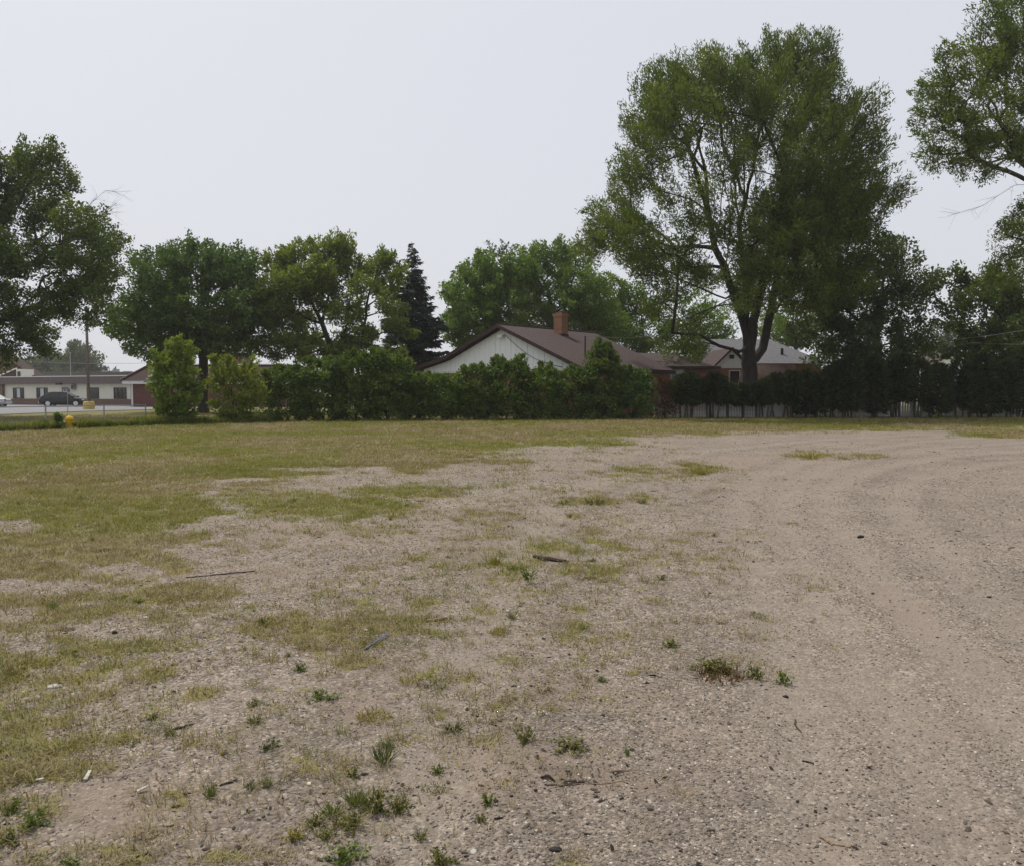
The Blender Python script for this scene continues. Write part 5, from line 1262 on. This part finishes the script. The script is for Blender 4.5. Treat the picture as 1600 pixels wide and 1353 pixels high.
rand_mat('chip', [(0, (.02, .016, .013)), (.5, (.05, .04, .032)), (1, (.11, .085, .065))])

rng = np.random.default_rng(5)
def in_view(n_, r0, r1, a=44, power=2.0):
    u = rng.uniform(0, 1, n_)
    r_ = (r0 ** power + u * (r1 ** power - r0 ** power)) ** (1 / power) if power > 0 else np.exp(np.log(r0) + u * np.log(r1 / r0))
    th = np.radians(rng.uniform(-a, a, n_))
    return r_ * np.sin(th), r_ * np.cos(th)
# stones of the gravel
peb = [pebble('pebble', 'pebble', s) for s in range(5)]
X, Y = in_view(330000, 2.2, 36, 42, 0)
Yc = np.maximum(Y, 1.2)
g_, s_ = grass_cover(X, Yc), sand_cover(X, Yc)
pn = fbm(X * 1.3 + 9, Y * 1.3, 61, 4)
keep = rng.uniform(0, 1, len(X)) < np.clip((1 - .75 * g_) * (1 - .93 * s_) * sstep(.3, .6, pn) * (1 - .7 * np.exp(-(track_dist(X, Y) / .22) ** 2)) * 1.1 + .12, 0, 1) * (1 - .93 * sstep(9, 34, np.hypot(X, Y)))
X, Y = X[keep], Y[keep]; r_ = np.hypot(X, Y)
sz = (.0024 + .0075 * rng.uniform(0, 1, len(X)) ** 3.6) * np.interp(r_, [2, 6, 17, 36], [.82, 1.05, 1.9, 3.0])
Zs = ground_z(X, Y) + sz * .15
instancer('gravel', np.stack([X, Y, Zs], 1), np.stack([rng.uniform(-.3, .3, len(X)), rng.uniform(-.3, .3, len(X)), rng.uniform(0, 6.28, len(X))], 1), np.repeat(sz[:, None], 3, 1), rng.integers(0, 5, len(X)), peb, 'loose gravel stones strewn over the lot', 'gravel')
# dark bits of bark and dead leaves
chp = [pebble('chip', 'chip', s) for s in range(20, 23)]
X, Y = in_view(9000, 2.3, 30, 42, 0)
keep = rng.uniform(0, 1, len(X)) < sstep(.35, .65, fbm(X * .8, Y * .8 + 70, 63, 4)); X, Y = X[keep], Y[keep]; r_ = np.hypot(X, Y)
sz = (.004 + .011 * rng.uniform(0, 1, len(X)) ** 3) * np.interp(r_, [2, 30], [.85, 2.2])
instancer('bark_litter', np.stack([X, Y, ground_z(X, Y) + sz * .2], 1), np.stack([rng.uniform(-.4, .4, len(X)), rng.uniform(-.4, .4, len(X)), rng.uniform(0, 6.28, len(X))], 1), np.stack([sz * rng.uniform(.7, 2.4, len(X)), sz, sz * .6], 1), rng.integers(0, 3, len(X)), chp, 'scattered dark bits of bark and leaf on the gravel', 'litter')

# grass of the lawn and of the ragged patches
def grass(name, n_, r0, r1, power, mats, size, label, density, seed, nb=20, spread=.08, h=(.012, .036), thr=1.0, sel=None):
    global rng
    rng = np.random.default_rng(seed)
    src = [blade_tuft('blades', mt, seed + i_, nb, spread, h[0], h[1], .0022, 1.5) for i_, mt in enumerate(mats)]
    X, Y = in_view(n_, r0, r1, 46, power)
    ok = Y > 1.3; X, Y = X[ok], Y[ok]
    gcv = grass_cover(X, Y)
    pr = density(gcv, X, Y)
    k = rng.uniform(0, 1, len(X)) < pr
    X, Y, gcv = X[k], Y[k], gcv[k]; r_ = np.hypot(X, Y)
    sc = size(r_) * rng.uniform(.6, 1.35, len(X))
    cn = fbm(X * .35, Y * .35, 71, 4) + rng.normal(0, .12, len(X)) + .14 * sstep(8, 20, r_) - .16
    ii = np.clip(np.floor(np.interp(cn, [.3, .42, .5, .6, .7], [0, 1, 2, 3, 3.99])), 0, 3).astype(int)
    ii = len(mats) - 1 - np.minimum(ii, len(mats) - 1)     # joined sources are listed last first
    instancer(name, np.stack([X, Y, ground_z(X, Y)], 1), np.stack([rng.normal(0, .12, len(X)), rng.normal(0, .12, len(X)), rng.uniform(0, 6.28, len(X))], 1),
              np.stack([sc, sc, sc * rng.uniform(.7, 1.2, len(X))], 1), ii, src, label, 'grass')
MS = ['blade_straw', 'blade_olive', 'blade_olive', 'blade_green']
grass('patchy_grass', 120000, 2.2, 20, .6, MS, lambda r: np.interp(r, [2, 6, 20], [.75, 1.1, 2.0]), 'ragged patches of short dry grass on the gravel', lambda g, x, y: grass_density(x, y) * np.interp(g, [0, .5, 1], [.4, .55, .8]), 201)
grass('lawn_grass', 90000, 17, 62, 1.3, MS, lambda r: np.interp(r, [17, 62], [2.2, 4.2]), 'short olive lawn between the gravel and the hedge', lambda g, x, y: grass_density(x, y), 211, nb=26, spread=.11, h=(.014, .028))
grass('grass_sprigs', 34000, 3, 30, .8, ['blade_straw', 'blade_olive', 'blade_green'], lambda r: np.interp(r, [3, 10, 30], [.9, 1.3, 2.0]), 'thin single grass sprigs standing in the gravel', lambda g, x, y: np.clip(sstep(.02, .25, g) * .75, 0, .65) * (g < .75), 221, nb=5, spread=.025, h=(.025, .065))

# rank weeds in the ditch along the chain fence
rng = np.random.default_rng(91)
nW = 5200; u = rng.uniform(0, 1, nW)
fa = np.array([G(-230, 682), G(-20, 677), G(72, 673), G(163, 669), G(240, 666), G(420, 661.5)])
tt = np.cumsum([0] + [np.linalg.norm(b - a) for a, b in zip(fa[:-1], fa[1:])]); s_ = u * tt[-1]
C = np.stack([np.interp(s_, tt, fa[:, k]) for k in range(3)], 1); C[:, 1] += rng.uniform(0, 1, nW) ** 1.3 * 3.0
hgt_ = (.26 + .40 * fbm(C[:, 0] * 1.5, C[:, 1] * 1.5, 93, 3)) * rng.uniform(.5, 1.15, nW)
kk = ~((np.abs(C[:, 0] - hp[0] * C[:, 1] / hp[1]) < .42) & (C[:, 1] < hp[1] + .3)); C, hgt_ = C[kk], hgt_[kk]; nW = len(C)
src = [blade_tuft('ditch_weed', mt, 300 + i_, 12, .10, .5, 1.0, .02, .5) for i_, mt in enumerate(('blade_ditch', 'blade_ditch', 'blade_green'))]
instancer('ditch_weeds', C, np.stack([rng.normal(0, .15, nW), rng.normal(0, .15, nW), rng.uniform(0, 6.28, nW)], 1), np.stack([hgt_ * 1.1, hgt_ * 1.1, hgt_], 1), rng.integers(0, 3, nW), src, 'rank green weeds in the ditch along the chain fence', 'weeds')
shrub('ditch_bush', 'small dark leafy bush at the foot of the left chain fence post', 'shrub', 86, 654, 14, 74, 'leaf_hedge', back=-3.2, dens=9, per=26, rc=.2, ln=.12, wd=.07, depth=.5, low=.05, shoot=.2)

# ------------------------------------------------------------------ weeds one can point at
def weed_mesh(kind, mat, seed):
    rng = np.random.default_rng(seed); 
    if kind == 'tuft':
        n_ = 80; a = rng.uniform(0, 6.28, n_); tilt = rng.uniform(.1, 1.15, n_)
        D = np.stack([np.cos(a) * np.sin(tilt), np.sin(a) * np.sin(tilt), np.cos(tilt)], 1); C = np.stack([np.cos(a), np.sin(a), a * 0], 1) * (rng.uniform(0, .25, n_))[:, None]
        V = leaves_np(C, D, unit(rng.normal(0, 1, (n_, 3))), rng.uniform(.5, 1.0, n_), rng.uniform(.035, .06, n_)); tone = rng.uniform(0, 1, n_)
    elif kind == 'leafy':
        n_ = 260; st = rng.integers(0, 14, n_); sa = rng.uniform(0, 6.28, 14); stl = rng.uniform(.25, 1.35, 14)
        S = np.stack([np.cos(sa) * np.sin(stl), np.sin(sa) * np.sin(stl), np.cos(stl) * .9], 1); q = rng.uniform(.15, 1, n_)
        C = S[st] * q[:, None] * .85 + rng.normal(0, .04, (n_, 3)); C[:, 2] = np.maximum(C[:, 2], .02)
        D = unit(S[st] * .6 + rng.normal(0, .7, (n_, 3)) + Z3 * .2); V = leaves_np(C, D, unit(rng.normal(0, .6, (n_, 3)) + Z3), rng.uniform(.13, .26, n_), rng.uniform(.07, .13, n_)); tone = rng.uniform(0, 1, n_)
    elif kind == 'mat':
        n_ = 170; a = rng.uniform(0, 6.28, n_); r_ = np.sqrt(rng.uniform(0, 1, n_))
        C = np.stack([np.cos(a) * r_, np.sin(a) * r_ * .8, rng.uniform(0, .15, n_)], 1); D = unit(rng.normal(0, .6, (n_, 3)) + Z3 * .75)
        V = leaves_np(C, D, unit(rng.normal(0, 1, (n_, 3))), rng.uniform(.15, .4, n_), rng.uniform(.03, .07, n_)); tone = rng.uniform(0, 1, n_)
    else:  # seedling: bare stems, leaves gathered at the top
        n_ = 120; st = rng.integers(0, 6, n_); sa = rng.uniform(0, 6.28, 6)
        S = np.stack([np.cos(sa) * .45, np.sin(sa) * .45, rng.uniform(.75, 1, 6)], 1); q = rng.uniform(.35, 1, n_)
        C = S[st] * q[:, None] + rng.normal(0, .07, (n_, 3)); D = unit(S[st] + rng.normal(0, .55, (n_, 3)))
        V = leaves_np(C, D, unit(rng.normal(0, .8, (n_, 3)) + Z3), rng.uniform(.16, .3, n_), rng.uniform(.05, .09, n_)); tone = rng.uniform(0, 1, n_)
        V2 = leaves_np(np.zeros((6, 3)), unit(S), unit(rng.normal(0, 1, (6, 3))), np.full(6, .9), np.full(6, .05)); V = np.concatenate([V, V2]); tone = np.concatenate([tone, np.zeros(6)])
    V[:, 2] = np.maximum(V[:, 2], -.01)
    return mesh_np('weed', V, np.arange(len(V)), np.full(len(V) // 4, 4), mat, face_attr={'tone': tone})
WM = {}
def weed(px, py, wpx, hpx, kind, mat, label):
    b = G(px, py); s = math.hypot(b[1], CAMH); w = 1.3 * wpx * s / F / 2; h = 1.2 * hpx * s / F * (1.0 if kind != 'mat' else 2.2)
    key = (kind, mat, int(px) % 3)
    if key not in WM: WM[key] = weed_mesh(kind, mat, len(WM) + 400)
    o = link('weed', WM[key], loc=(b[0], b[1], float(ground_z(b[0:1], b[1:2])[0]) - .003))
    o.rotation_euler = (0, 0, (px * 1.7) % 6.28); wm = {'tuft': .9, 'leafy': .85, 'mat': 1.05, 'seedling': .55}[kind]
    o.scale = (w / wm, w / wm, h)
    return tag(o, label, 'weed', 'weeds dotted over the gravel')
W_ = [(829, 913, 24, 20, 'seedling', 'weed_green', 'lone dark green seedling below the dark stick'), (598, 1192, 46, 30, 'tuft', 'weed_grey', 'largest grey green grass tuft in the middle foreground'),
      (683, 1203, 18, 16, 'leafy', 'weed_green', 'small dark leafy weed right of the largest grass tuft'), (553, 1214, 19, 16, 'leafy', 'weed_olive', 'small olive weed below left of the largest grass tuft'),
      (556, 1260, 40, 30, 'tuft', 'weed_green', 'bright green blade tuft in the middle of the big weed clump'), (519, 1275, 42, 20, 'tuft', 'weed_green', 'dark green blades at the left of the big weed clump'),
      (590, 1263, 44, 30, 'leafy', 'weed_olive', 'olive leafy weed right of the bright blade tuft'), (626, 1265, 26, 28, 'leafy', 'weed_olive', 'rightmost olive weed of the big weed clump'),
      (549, 1293, 40, 22, 'leafy', 'weed_olive', 'olive leafy weed at the front of the big weed clump'), (494, 1290, 32, 14, 'leafy', 'weed_olive', 'olive weed at the left end of the big weed clump'),
      (507, 1312, 30, 16, 'leafy', 'weed_olive', 'olive weed just below the big weed clump'), (458, 1316, 30, 18, 'leafy', 'weed_yellow', 'yellow green weed below left of the big weed clump'),
      (656, 1306, 26, 18, 'tuft', 'weed_olive', 'yellow green tuft below right of the big weed clump'), (585, 1124, 48, 12, 'mat', 'weed_yellow', 'flat bright yellow weed above the largest grass tuft'),
      (709, 1138, 42, 16, 'tuft', 'weed_grey', 'grey green tuft right of the flat yellow weed'), (822, 1158, 30, 24, 'leafy', 'weed_olive', 'olive leafy weed right of the grey green tuft'),
      (890, 1168, 52, 14, 'leafy', 'weed_olive', 'wide low olive weed above the tyre scratches'), (980, 1180, 12, 18, 'tuft', 'weed_green', 'thin upright grass sprig right of the wide low weed'),
      (762, 1260, 22, 18, 'leafy', 'weed_green', 'dark leafy weed left of the tyre scratches'), (750, 1284, 18, 14, 'leafy', 'weed_olive', 'small olive weed below the dark leafy weed'), (505, 1092, 46, 15, 'leafy', 'weed_green', 'dark low weed upper left of the flat yellow weed'),
      (398, 1130, 27, 16, 'tuft', 'weed_olive', 'rounded yellow green tuft left of the dark low weed'), (398, 1101, 22, 10, 'leafy', 'weed_olive', 'small brownish weed above the rounded yellow green tuft'), (422, 1170, 28, 15, 'leafy', 'weed_grey', 'pale leaved weed below the rounded yellow green tuft'),
      (330, 1246, 24, 28, 'tuft', 'weed_green', 'upright bright green tuft in the left foreground'), (418, 1228, 20, 20, 'tuft', 'weed_green', 'narrow green tuft right of the upright bright tuft'), (392, 1232, 24, 10, 'tuft', 'weed_grey', 'low grey green tuft between the two upright tufts'),
      (52, 1290, 40, 24, 'leafy', 'weed_green', 'clover green weed near the bottom left corner'), (18, 1268, 30, 20, 'leafy', 'weed_green', 'green weed at the left edge above the clover green weed'), (10, 1318, 36, 18, 'leafy', 'weed_olive', 'olive weed in the bottom left corner'),
      (1122, 1060, 70, 18, 'mat', 'weed_red', 'reddish brown matted weed in the right middle ground'), (1112, 1050, 60, 22, 'leafy', 'weed_olive', 'olive leaves above the reddish matted weed'), (1178, 1058, 26, 22, 'leafy', 'weed_olive', 'green weed right of the reddish matted weed'),
      (1225, 1066, 24, 20, 'leafy', 'weed_green', 'outermost green weed right of the reddish matted weed'), (1046, 1010, 28, 12, 'leafy', 'weed_olive', 'small olive weed upper left of the reddish matted weed'), (641, 1068, 30, 10, 'mat', 'weed_yellow', 'small yellow mat weed below the blue strip'),
      (469, 1047, 20, 14, 'leafy', 'weed_green', 'small dark weed below the middle grass patch'), (780, 992, 26, 14, 'mat', 'weed_yellow', 'yellowish mat weed below the white stone'), (800, 968, 20, 14, 'tuft', 'weed_olive', 'olive tuft just below the white stone'),
      (545, 1345, 60, 22, 'leafy', 'weed_green', 'green weed cut by the bottom edge under the big clump'), (690, 1346, 40, 22, 'leafy', 'weed_olive', 'olive weed at the bottom edge right of centre clump'), (775, 880, 26, 16, 'tuft', 'weed_yellow', 'yellow tuft left of the dark stick'),
      (1003, 786, 22, 10, 'tuft', 'weed_olive', 'small tuft right of the far grass clump'), (882, 787, 18, 9, 'leafy', 'weed_green', 'dark small weed left of the far grass clump'), (930, 786, 60, 10, 'tuft', 'weed_olive', 'far grass clump in the middle of the lot'), (890, 808, 14, 7, 'tuft', 'weed_olive', 'tiny tuft below the far grass clump'), (1268, 716, 48, 9, 'tuft', 'weed_yellow', 'yellow grass clump far out on the right of the lot'),
      (82, 948, 22, 14, 'tuft', 'weed_green', 'small green tuft alone on bare gravel at left'), (1095, 740, 24, 12, 'tuft', 'weed_yellow', 'yellow tuft far out left of the yellow grass clump')]
for w_ in W_: weed(*w_)

rng = np.random.default_rng(19)
lw = [bpy.data.objects.new('low_weed', weed_mesh(k_, m_, 700 + i_)) for i_, (k_, m_) in enumerate((('mat', 'weed_olive'), ('leafy', 'weed_olive'), ('mat', 'weed_grey'), ('leafy', 'weed_green'), ('mat', 'weed_red'), ('mat', 'weed_yellow')))]
X, Y = in_view(9000, 2.3, 16, 44, .5)
X, Y = X[Y > 1.4], Y[Y > 1.4]
pr = np.clip(grass_cover(X, Y) * 1.1, 0, .6) * sstep(.42, .62, fbm(X * 1.8, Y * 1.8, 95, 4)) * .55
k = rng.uniform(0, 1, len(X)) < pr; X, Y = X[k], Y[k]; nX = len(X)
sw = (.02 + .05 * rng.uniform(0, 1, nX) ** 2) * np.interp(np.hypot(X, Y), [2, 16], [1, 1.5])
instancer('low_weeds', np.stack([X, Y, ground_z(X, Y) - .002], 1), np.stack([rng.normal(0, .1, nX), rng.normal(0, .1, nX), rng.uniform(0, 6.28, nX)], 1), np.stack([sw, sw, sw * rng.uniform(.5, 1.0, nX)], 1), rng.choice(6, nX, p=[.3, .25, .15, .12, .08, .1]), lw, 'tiny low weeds sprinkled through the thin grass', 'weeds')

# ------------------------------------------------------------------ sticks, stones and litter
def on_ground(px, py, dz=0.0):
    q = G(px, py); return np.array([q[0], q[1], float(ground_z(q[0:1], q[1:2])[0]) + dz])
def stick(name, label, pts, r, mat, cat='stick', knots=1):
    P = [on_ground(x, y, r * .8) for x, y in pts]
    rg = np.random.default_rng(int(pts[0][0])); out = []
    for a, b in zip(P[:-1], P[1:]):
        for u in np.linspace(0, 1, 6)[:-1]: out.append(a + (b - a) * u + rg.normal(0, r * .25, 3))
    out.append(P[-1]); rr_ = [r * (1 - .45 * abs(2 * i_ / (len(out) - 1) - .8)) for i_ in range(len(out))]
    base = out[len(out) // 2] * 1; o = MB().tube(np.array(out) - base, rr_, 7).build(name, mat)
    o.location = base; return tag(o, label, cat)
stick('stick', 'thick dark stick lying on the gravel in the middle of the lot', [(834, 873), (860, 877), (888, 881)], .026, 'stick_dark')
stick('stick', 'tan stick lying at the right end of the middle grass patch', [(666, 975), (685, 972), (706, 968)], .013, 'stick_tan')
stick('stick', 'long thin twig on bare gravel left of the middle grass patch', [(290, 901), (350, 896), (398, 892)], .008, 'stick_dark')
stick('stick', 'short dark twig in the left foreground', [(268, 1140), (286, 1136), (304, 1131)], .006, 'stick_dark')
stick('stick', 'short dark twig beside the upright bright green tuft', [(344, 1230), (358, 1225), (371, 1221)], .006, 'stick_dark')
stick('stick', 'curled bare twig on the open gravel at right', [(1242, 1120), (1243, 1130), (1252, 1141)], .005, 'stick_dark')
stick('stick', 'thin pale twig in the bottom right foreground', [(1280, 1302), (1300, 1314), (1330, 1322)], .006, 'stick_tan')
stick('stick', 'pale straw stalk in the left foreground grass', [(355, 1270), (358, 1278), (361, 1285)], .005, 'stick_tan')
stick('stick', 'pair of dark needles on the open gravel at right', [(1253, 1186), (1263, 1187), (1272, 1190)], .005, 'scrap_dark')
stick('stick', 'dark twig left of the tyre scratches', [(845, 1217), (858, 1215), (872, 1218)], .007, 'stick_dark')
stick('stick', 'dark bent root below the tyre scratches', [(850, 1226), (875, 1229), (905, 1226)], .004, 'stick_dark')
def strip(name, label, pts, wd, th, mat, cat):
    P = [on_ground(x, y, .006) for x, y in pts]; base = P[0]; b = MB()
    d = unit(P[-1] - P[0]); s = np.array([-d[1], d[0], 0]) * wd / 2
    b.prism([P[0] - s - base, P[-1] - s * .8 - base + Z3 * .01, P[-1] + s * .8 - base + Z3 * .01, P[0] + s - base], (0, 0, th))
    o = b.build(name, mat, bevel=.002); o.location = base; return tag(o, label, cat)
strip('plastic_strip', 'faded blue strip lying at the edge of the middle grass patch', [(569, 1016), (588, 1006), (606, 995)], .016, .006, 'plastic_blue', 'strip')
noisy('soil', (0.10, 0.078, 0.058), (0.17, 0.132, 0.1), 60, 0.95, 0.6, 120)
sr = tag(empty('tyre_scratch', on_ground(920, 1210)), 'parallel dark ridges scratched into the sandy ground by a spinning tyre', 'tyre mark')
for k in range(4):
    P = [on_ground(872 + k * 4 + (128 - k * 9) * u, 1207 + k * 6.4 - 5 * u * u + .6 * math.sin(u * 9 + k), -.002) for u in np.linspace(0, 1, 16)]
    MB().tube(P, [.002 + .0045 * math.sin(math.pi * (.08 + .84 * i_ / 15)) for i_ in range(16)], 6).build('ridge', 'soil', sr)
def stone(name, label, px, py, wpx, mat, seed, flat=.55, cat='stone'):
    q = on_ground(px, py); w = wpx * math.hypot(q[1], CAMH) / F / 2
    me = pebble(name, mat, seed).data; o = link(name, me, loc=(q[0], q[1], q[2] + w * flat * .35)); o.scale = (w, w * .9, w * flat * 1.4); o.rotation_euler = (0, 0, px)
    return tag(o, label, cat)
stone('white_stone', 'white stone above the middle tuft, right of the middle grass patch', 794, 955, 10, 'stone_white', 501)
stone('white_stone', 'white stone beside the faded blue strip', 589, 994, 9, 'stone_white', 502)
stone('white_stone', 'white stone in the middle grass patch above the blue strip', 571, 984, 12, 'stone_white', 503)
stone('white_stone', 'pale yellow stone above the big weed clump', 483, 1226, 10, 'stone_yellow', 504)
stone('white_stone', 'white stone below the flat bright yellow weed', 583, 1128, 6, 'stone_white', 505)
stone('white_stone', 'pale stone by the bright blade tuft in the big clump', 557, 1267, 7, 'stone_white', 506)
stone('white_stone', 'white stone in the left foreground grass', 232, 1260, 9, 'stone_white', 507)
stone('white_stone', 'larger pale stone lower left of the small dark weed', 466, 1056, 8, 'stone_white', 508)
stone('flat_stone', 'flat tan flake in the bottom left grass', 264, 1290, 18, 'litter_tan', 509, .2)
stone('flat_stone', 'flat tan flake at the bottom edge of the left grass', 240, 1306, 18, 'litter_tan', 510, .15)
stone('flat_stone', 'flat pale stone on the gravel near the bottom edge', 740, 1333, 14, 'stone_white', 511, .3)
strip('wood_chip', 'pale wood chip standing out in the left foreground', [(133, 1220), (141, 1211)], .018, .006, 'stone_white', 'chip')
strip('wood_chip', 'pale wood chip left of the grass in the left foreground', [(214, 1239), (229, 1235)], .018, .006, 'stone_white', 'chip')
strip('wood_chip', 'flat pale chip at far left of the foreground', [(56, 1219), (68, 1221)], .018, .006, 'stone_white', 'chip')
stone('ash_lump', 'pale crumbly lump in the left foreground grass', 85, 1072, 30, 'stone_white', 512, .2, 'lump')
stone('dark_clod', 'black clod on the gravel at left', 179, 988, 12, 'scrap_dark', 513, .7, 'clod')
stone('dark_clod', 'dark bark flake on the open gravel at right', 1345, 841, 14, 'scrap_dark', 514, .5, 'clod')
stone('dark_clod', 'dark clod below the outermost green weed', 1228, 1086, 10, 'scrap_dark', 515, .6, 'clod')
stone('dark_clod', 'black scrap near the bottom edge', 867, 1328, 20, 'scrap_dark', 516, .4, 'clod')
stone('dark_clod', 'black scrap left of the pale leaved weed', 350, 1180, 11, 'scrap_dark', 517, .4, 'clod')
stone('dark_clod', 'black bit at the right edge of the gravel', 1545, 932, 7, 'scrap_dark', 518, .7, 'clod')
stone('dark_clod', 'black bit on the gravel in the bottom right', 1290, 1259, 7, 'scrap_dark', 519, .7, 'clod')

# ------------------------------------------------------------------ the smoky summer air
m, n, l, p = new_mat('haze'); n.remove(p); MATS['haze'] = m
pv = n.new('ShaderNodeVolumePrincipled'); pv.inputs['Color'].default_value = (.93, .95, 1.0, 1); pv.inputs['Density'].default_value = .0003; pv.inputs['Anisotropy'].default_value = .3
l.new(pv.outputs[0], n['Material Output'].inputs['Volume'])
tag(MB().box(-500, 500, -40, 480, -1.2, 34).build('haze', 'haze'), 'thin pale summer haze', 'haze', kind='stuff')
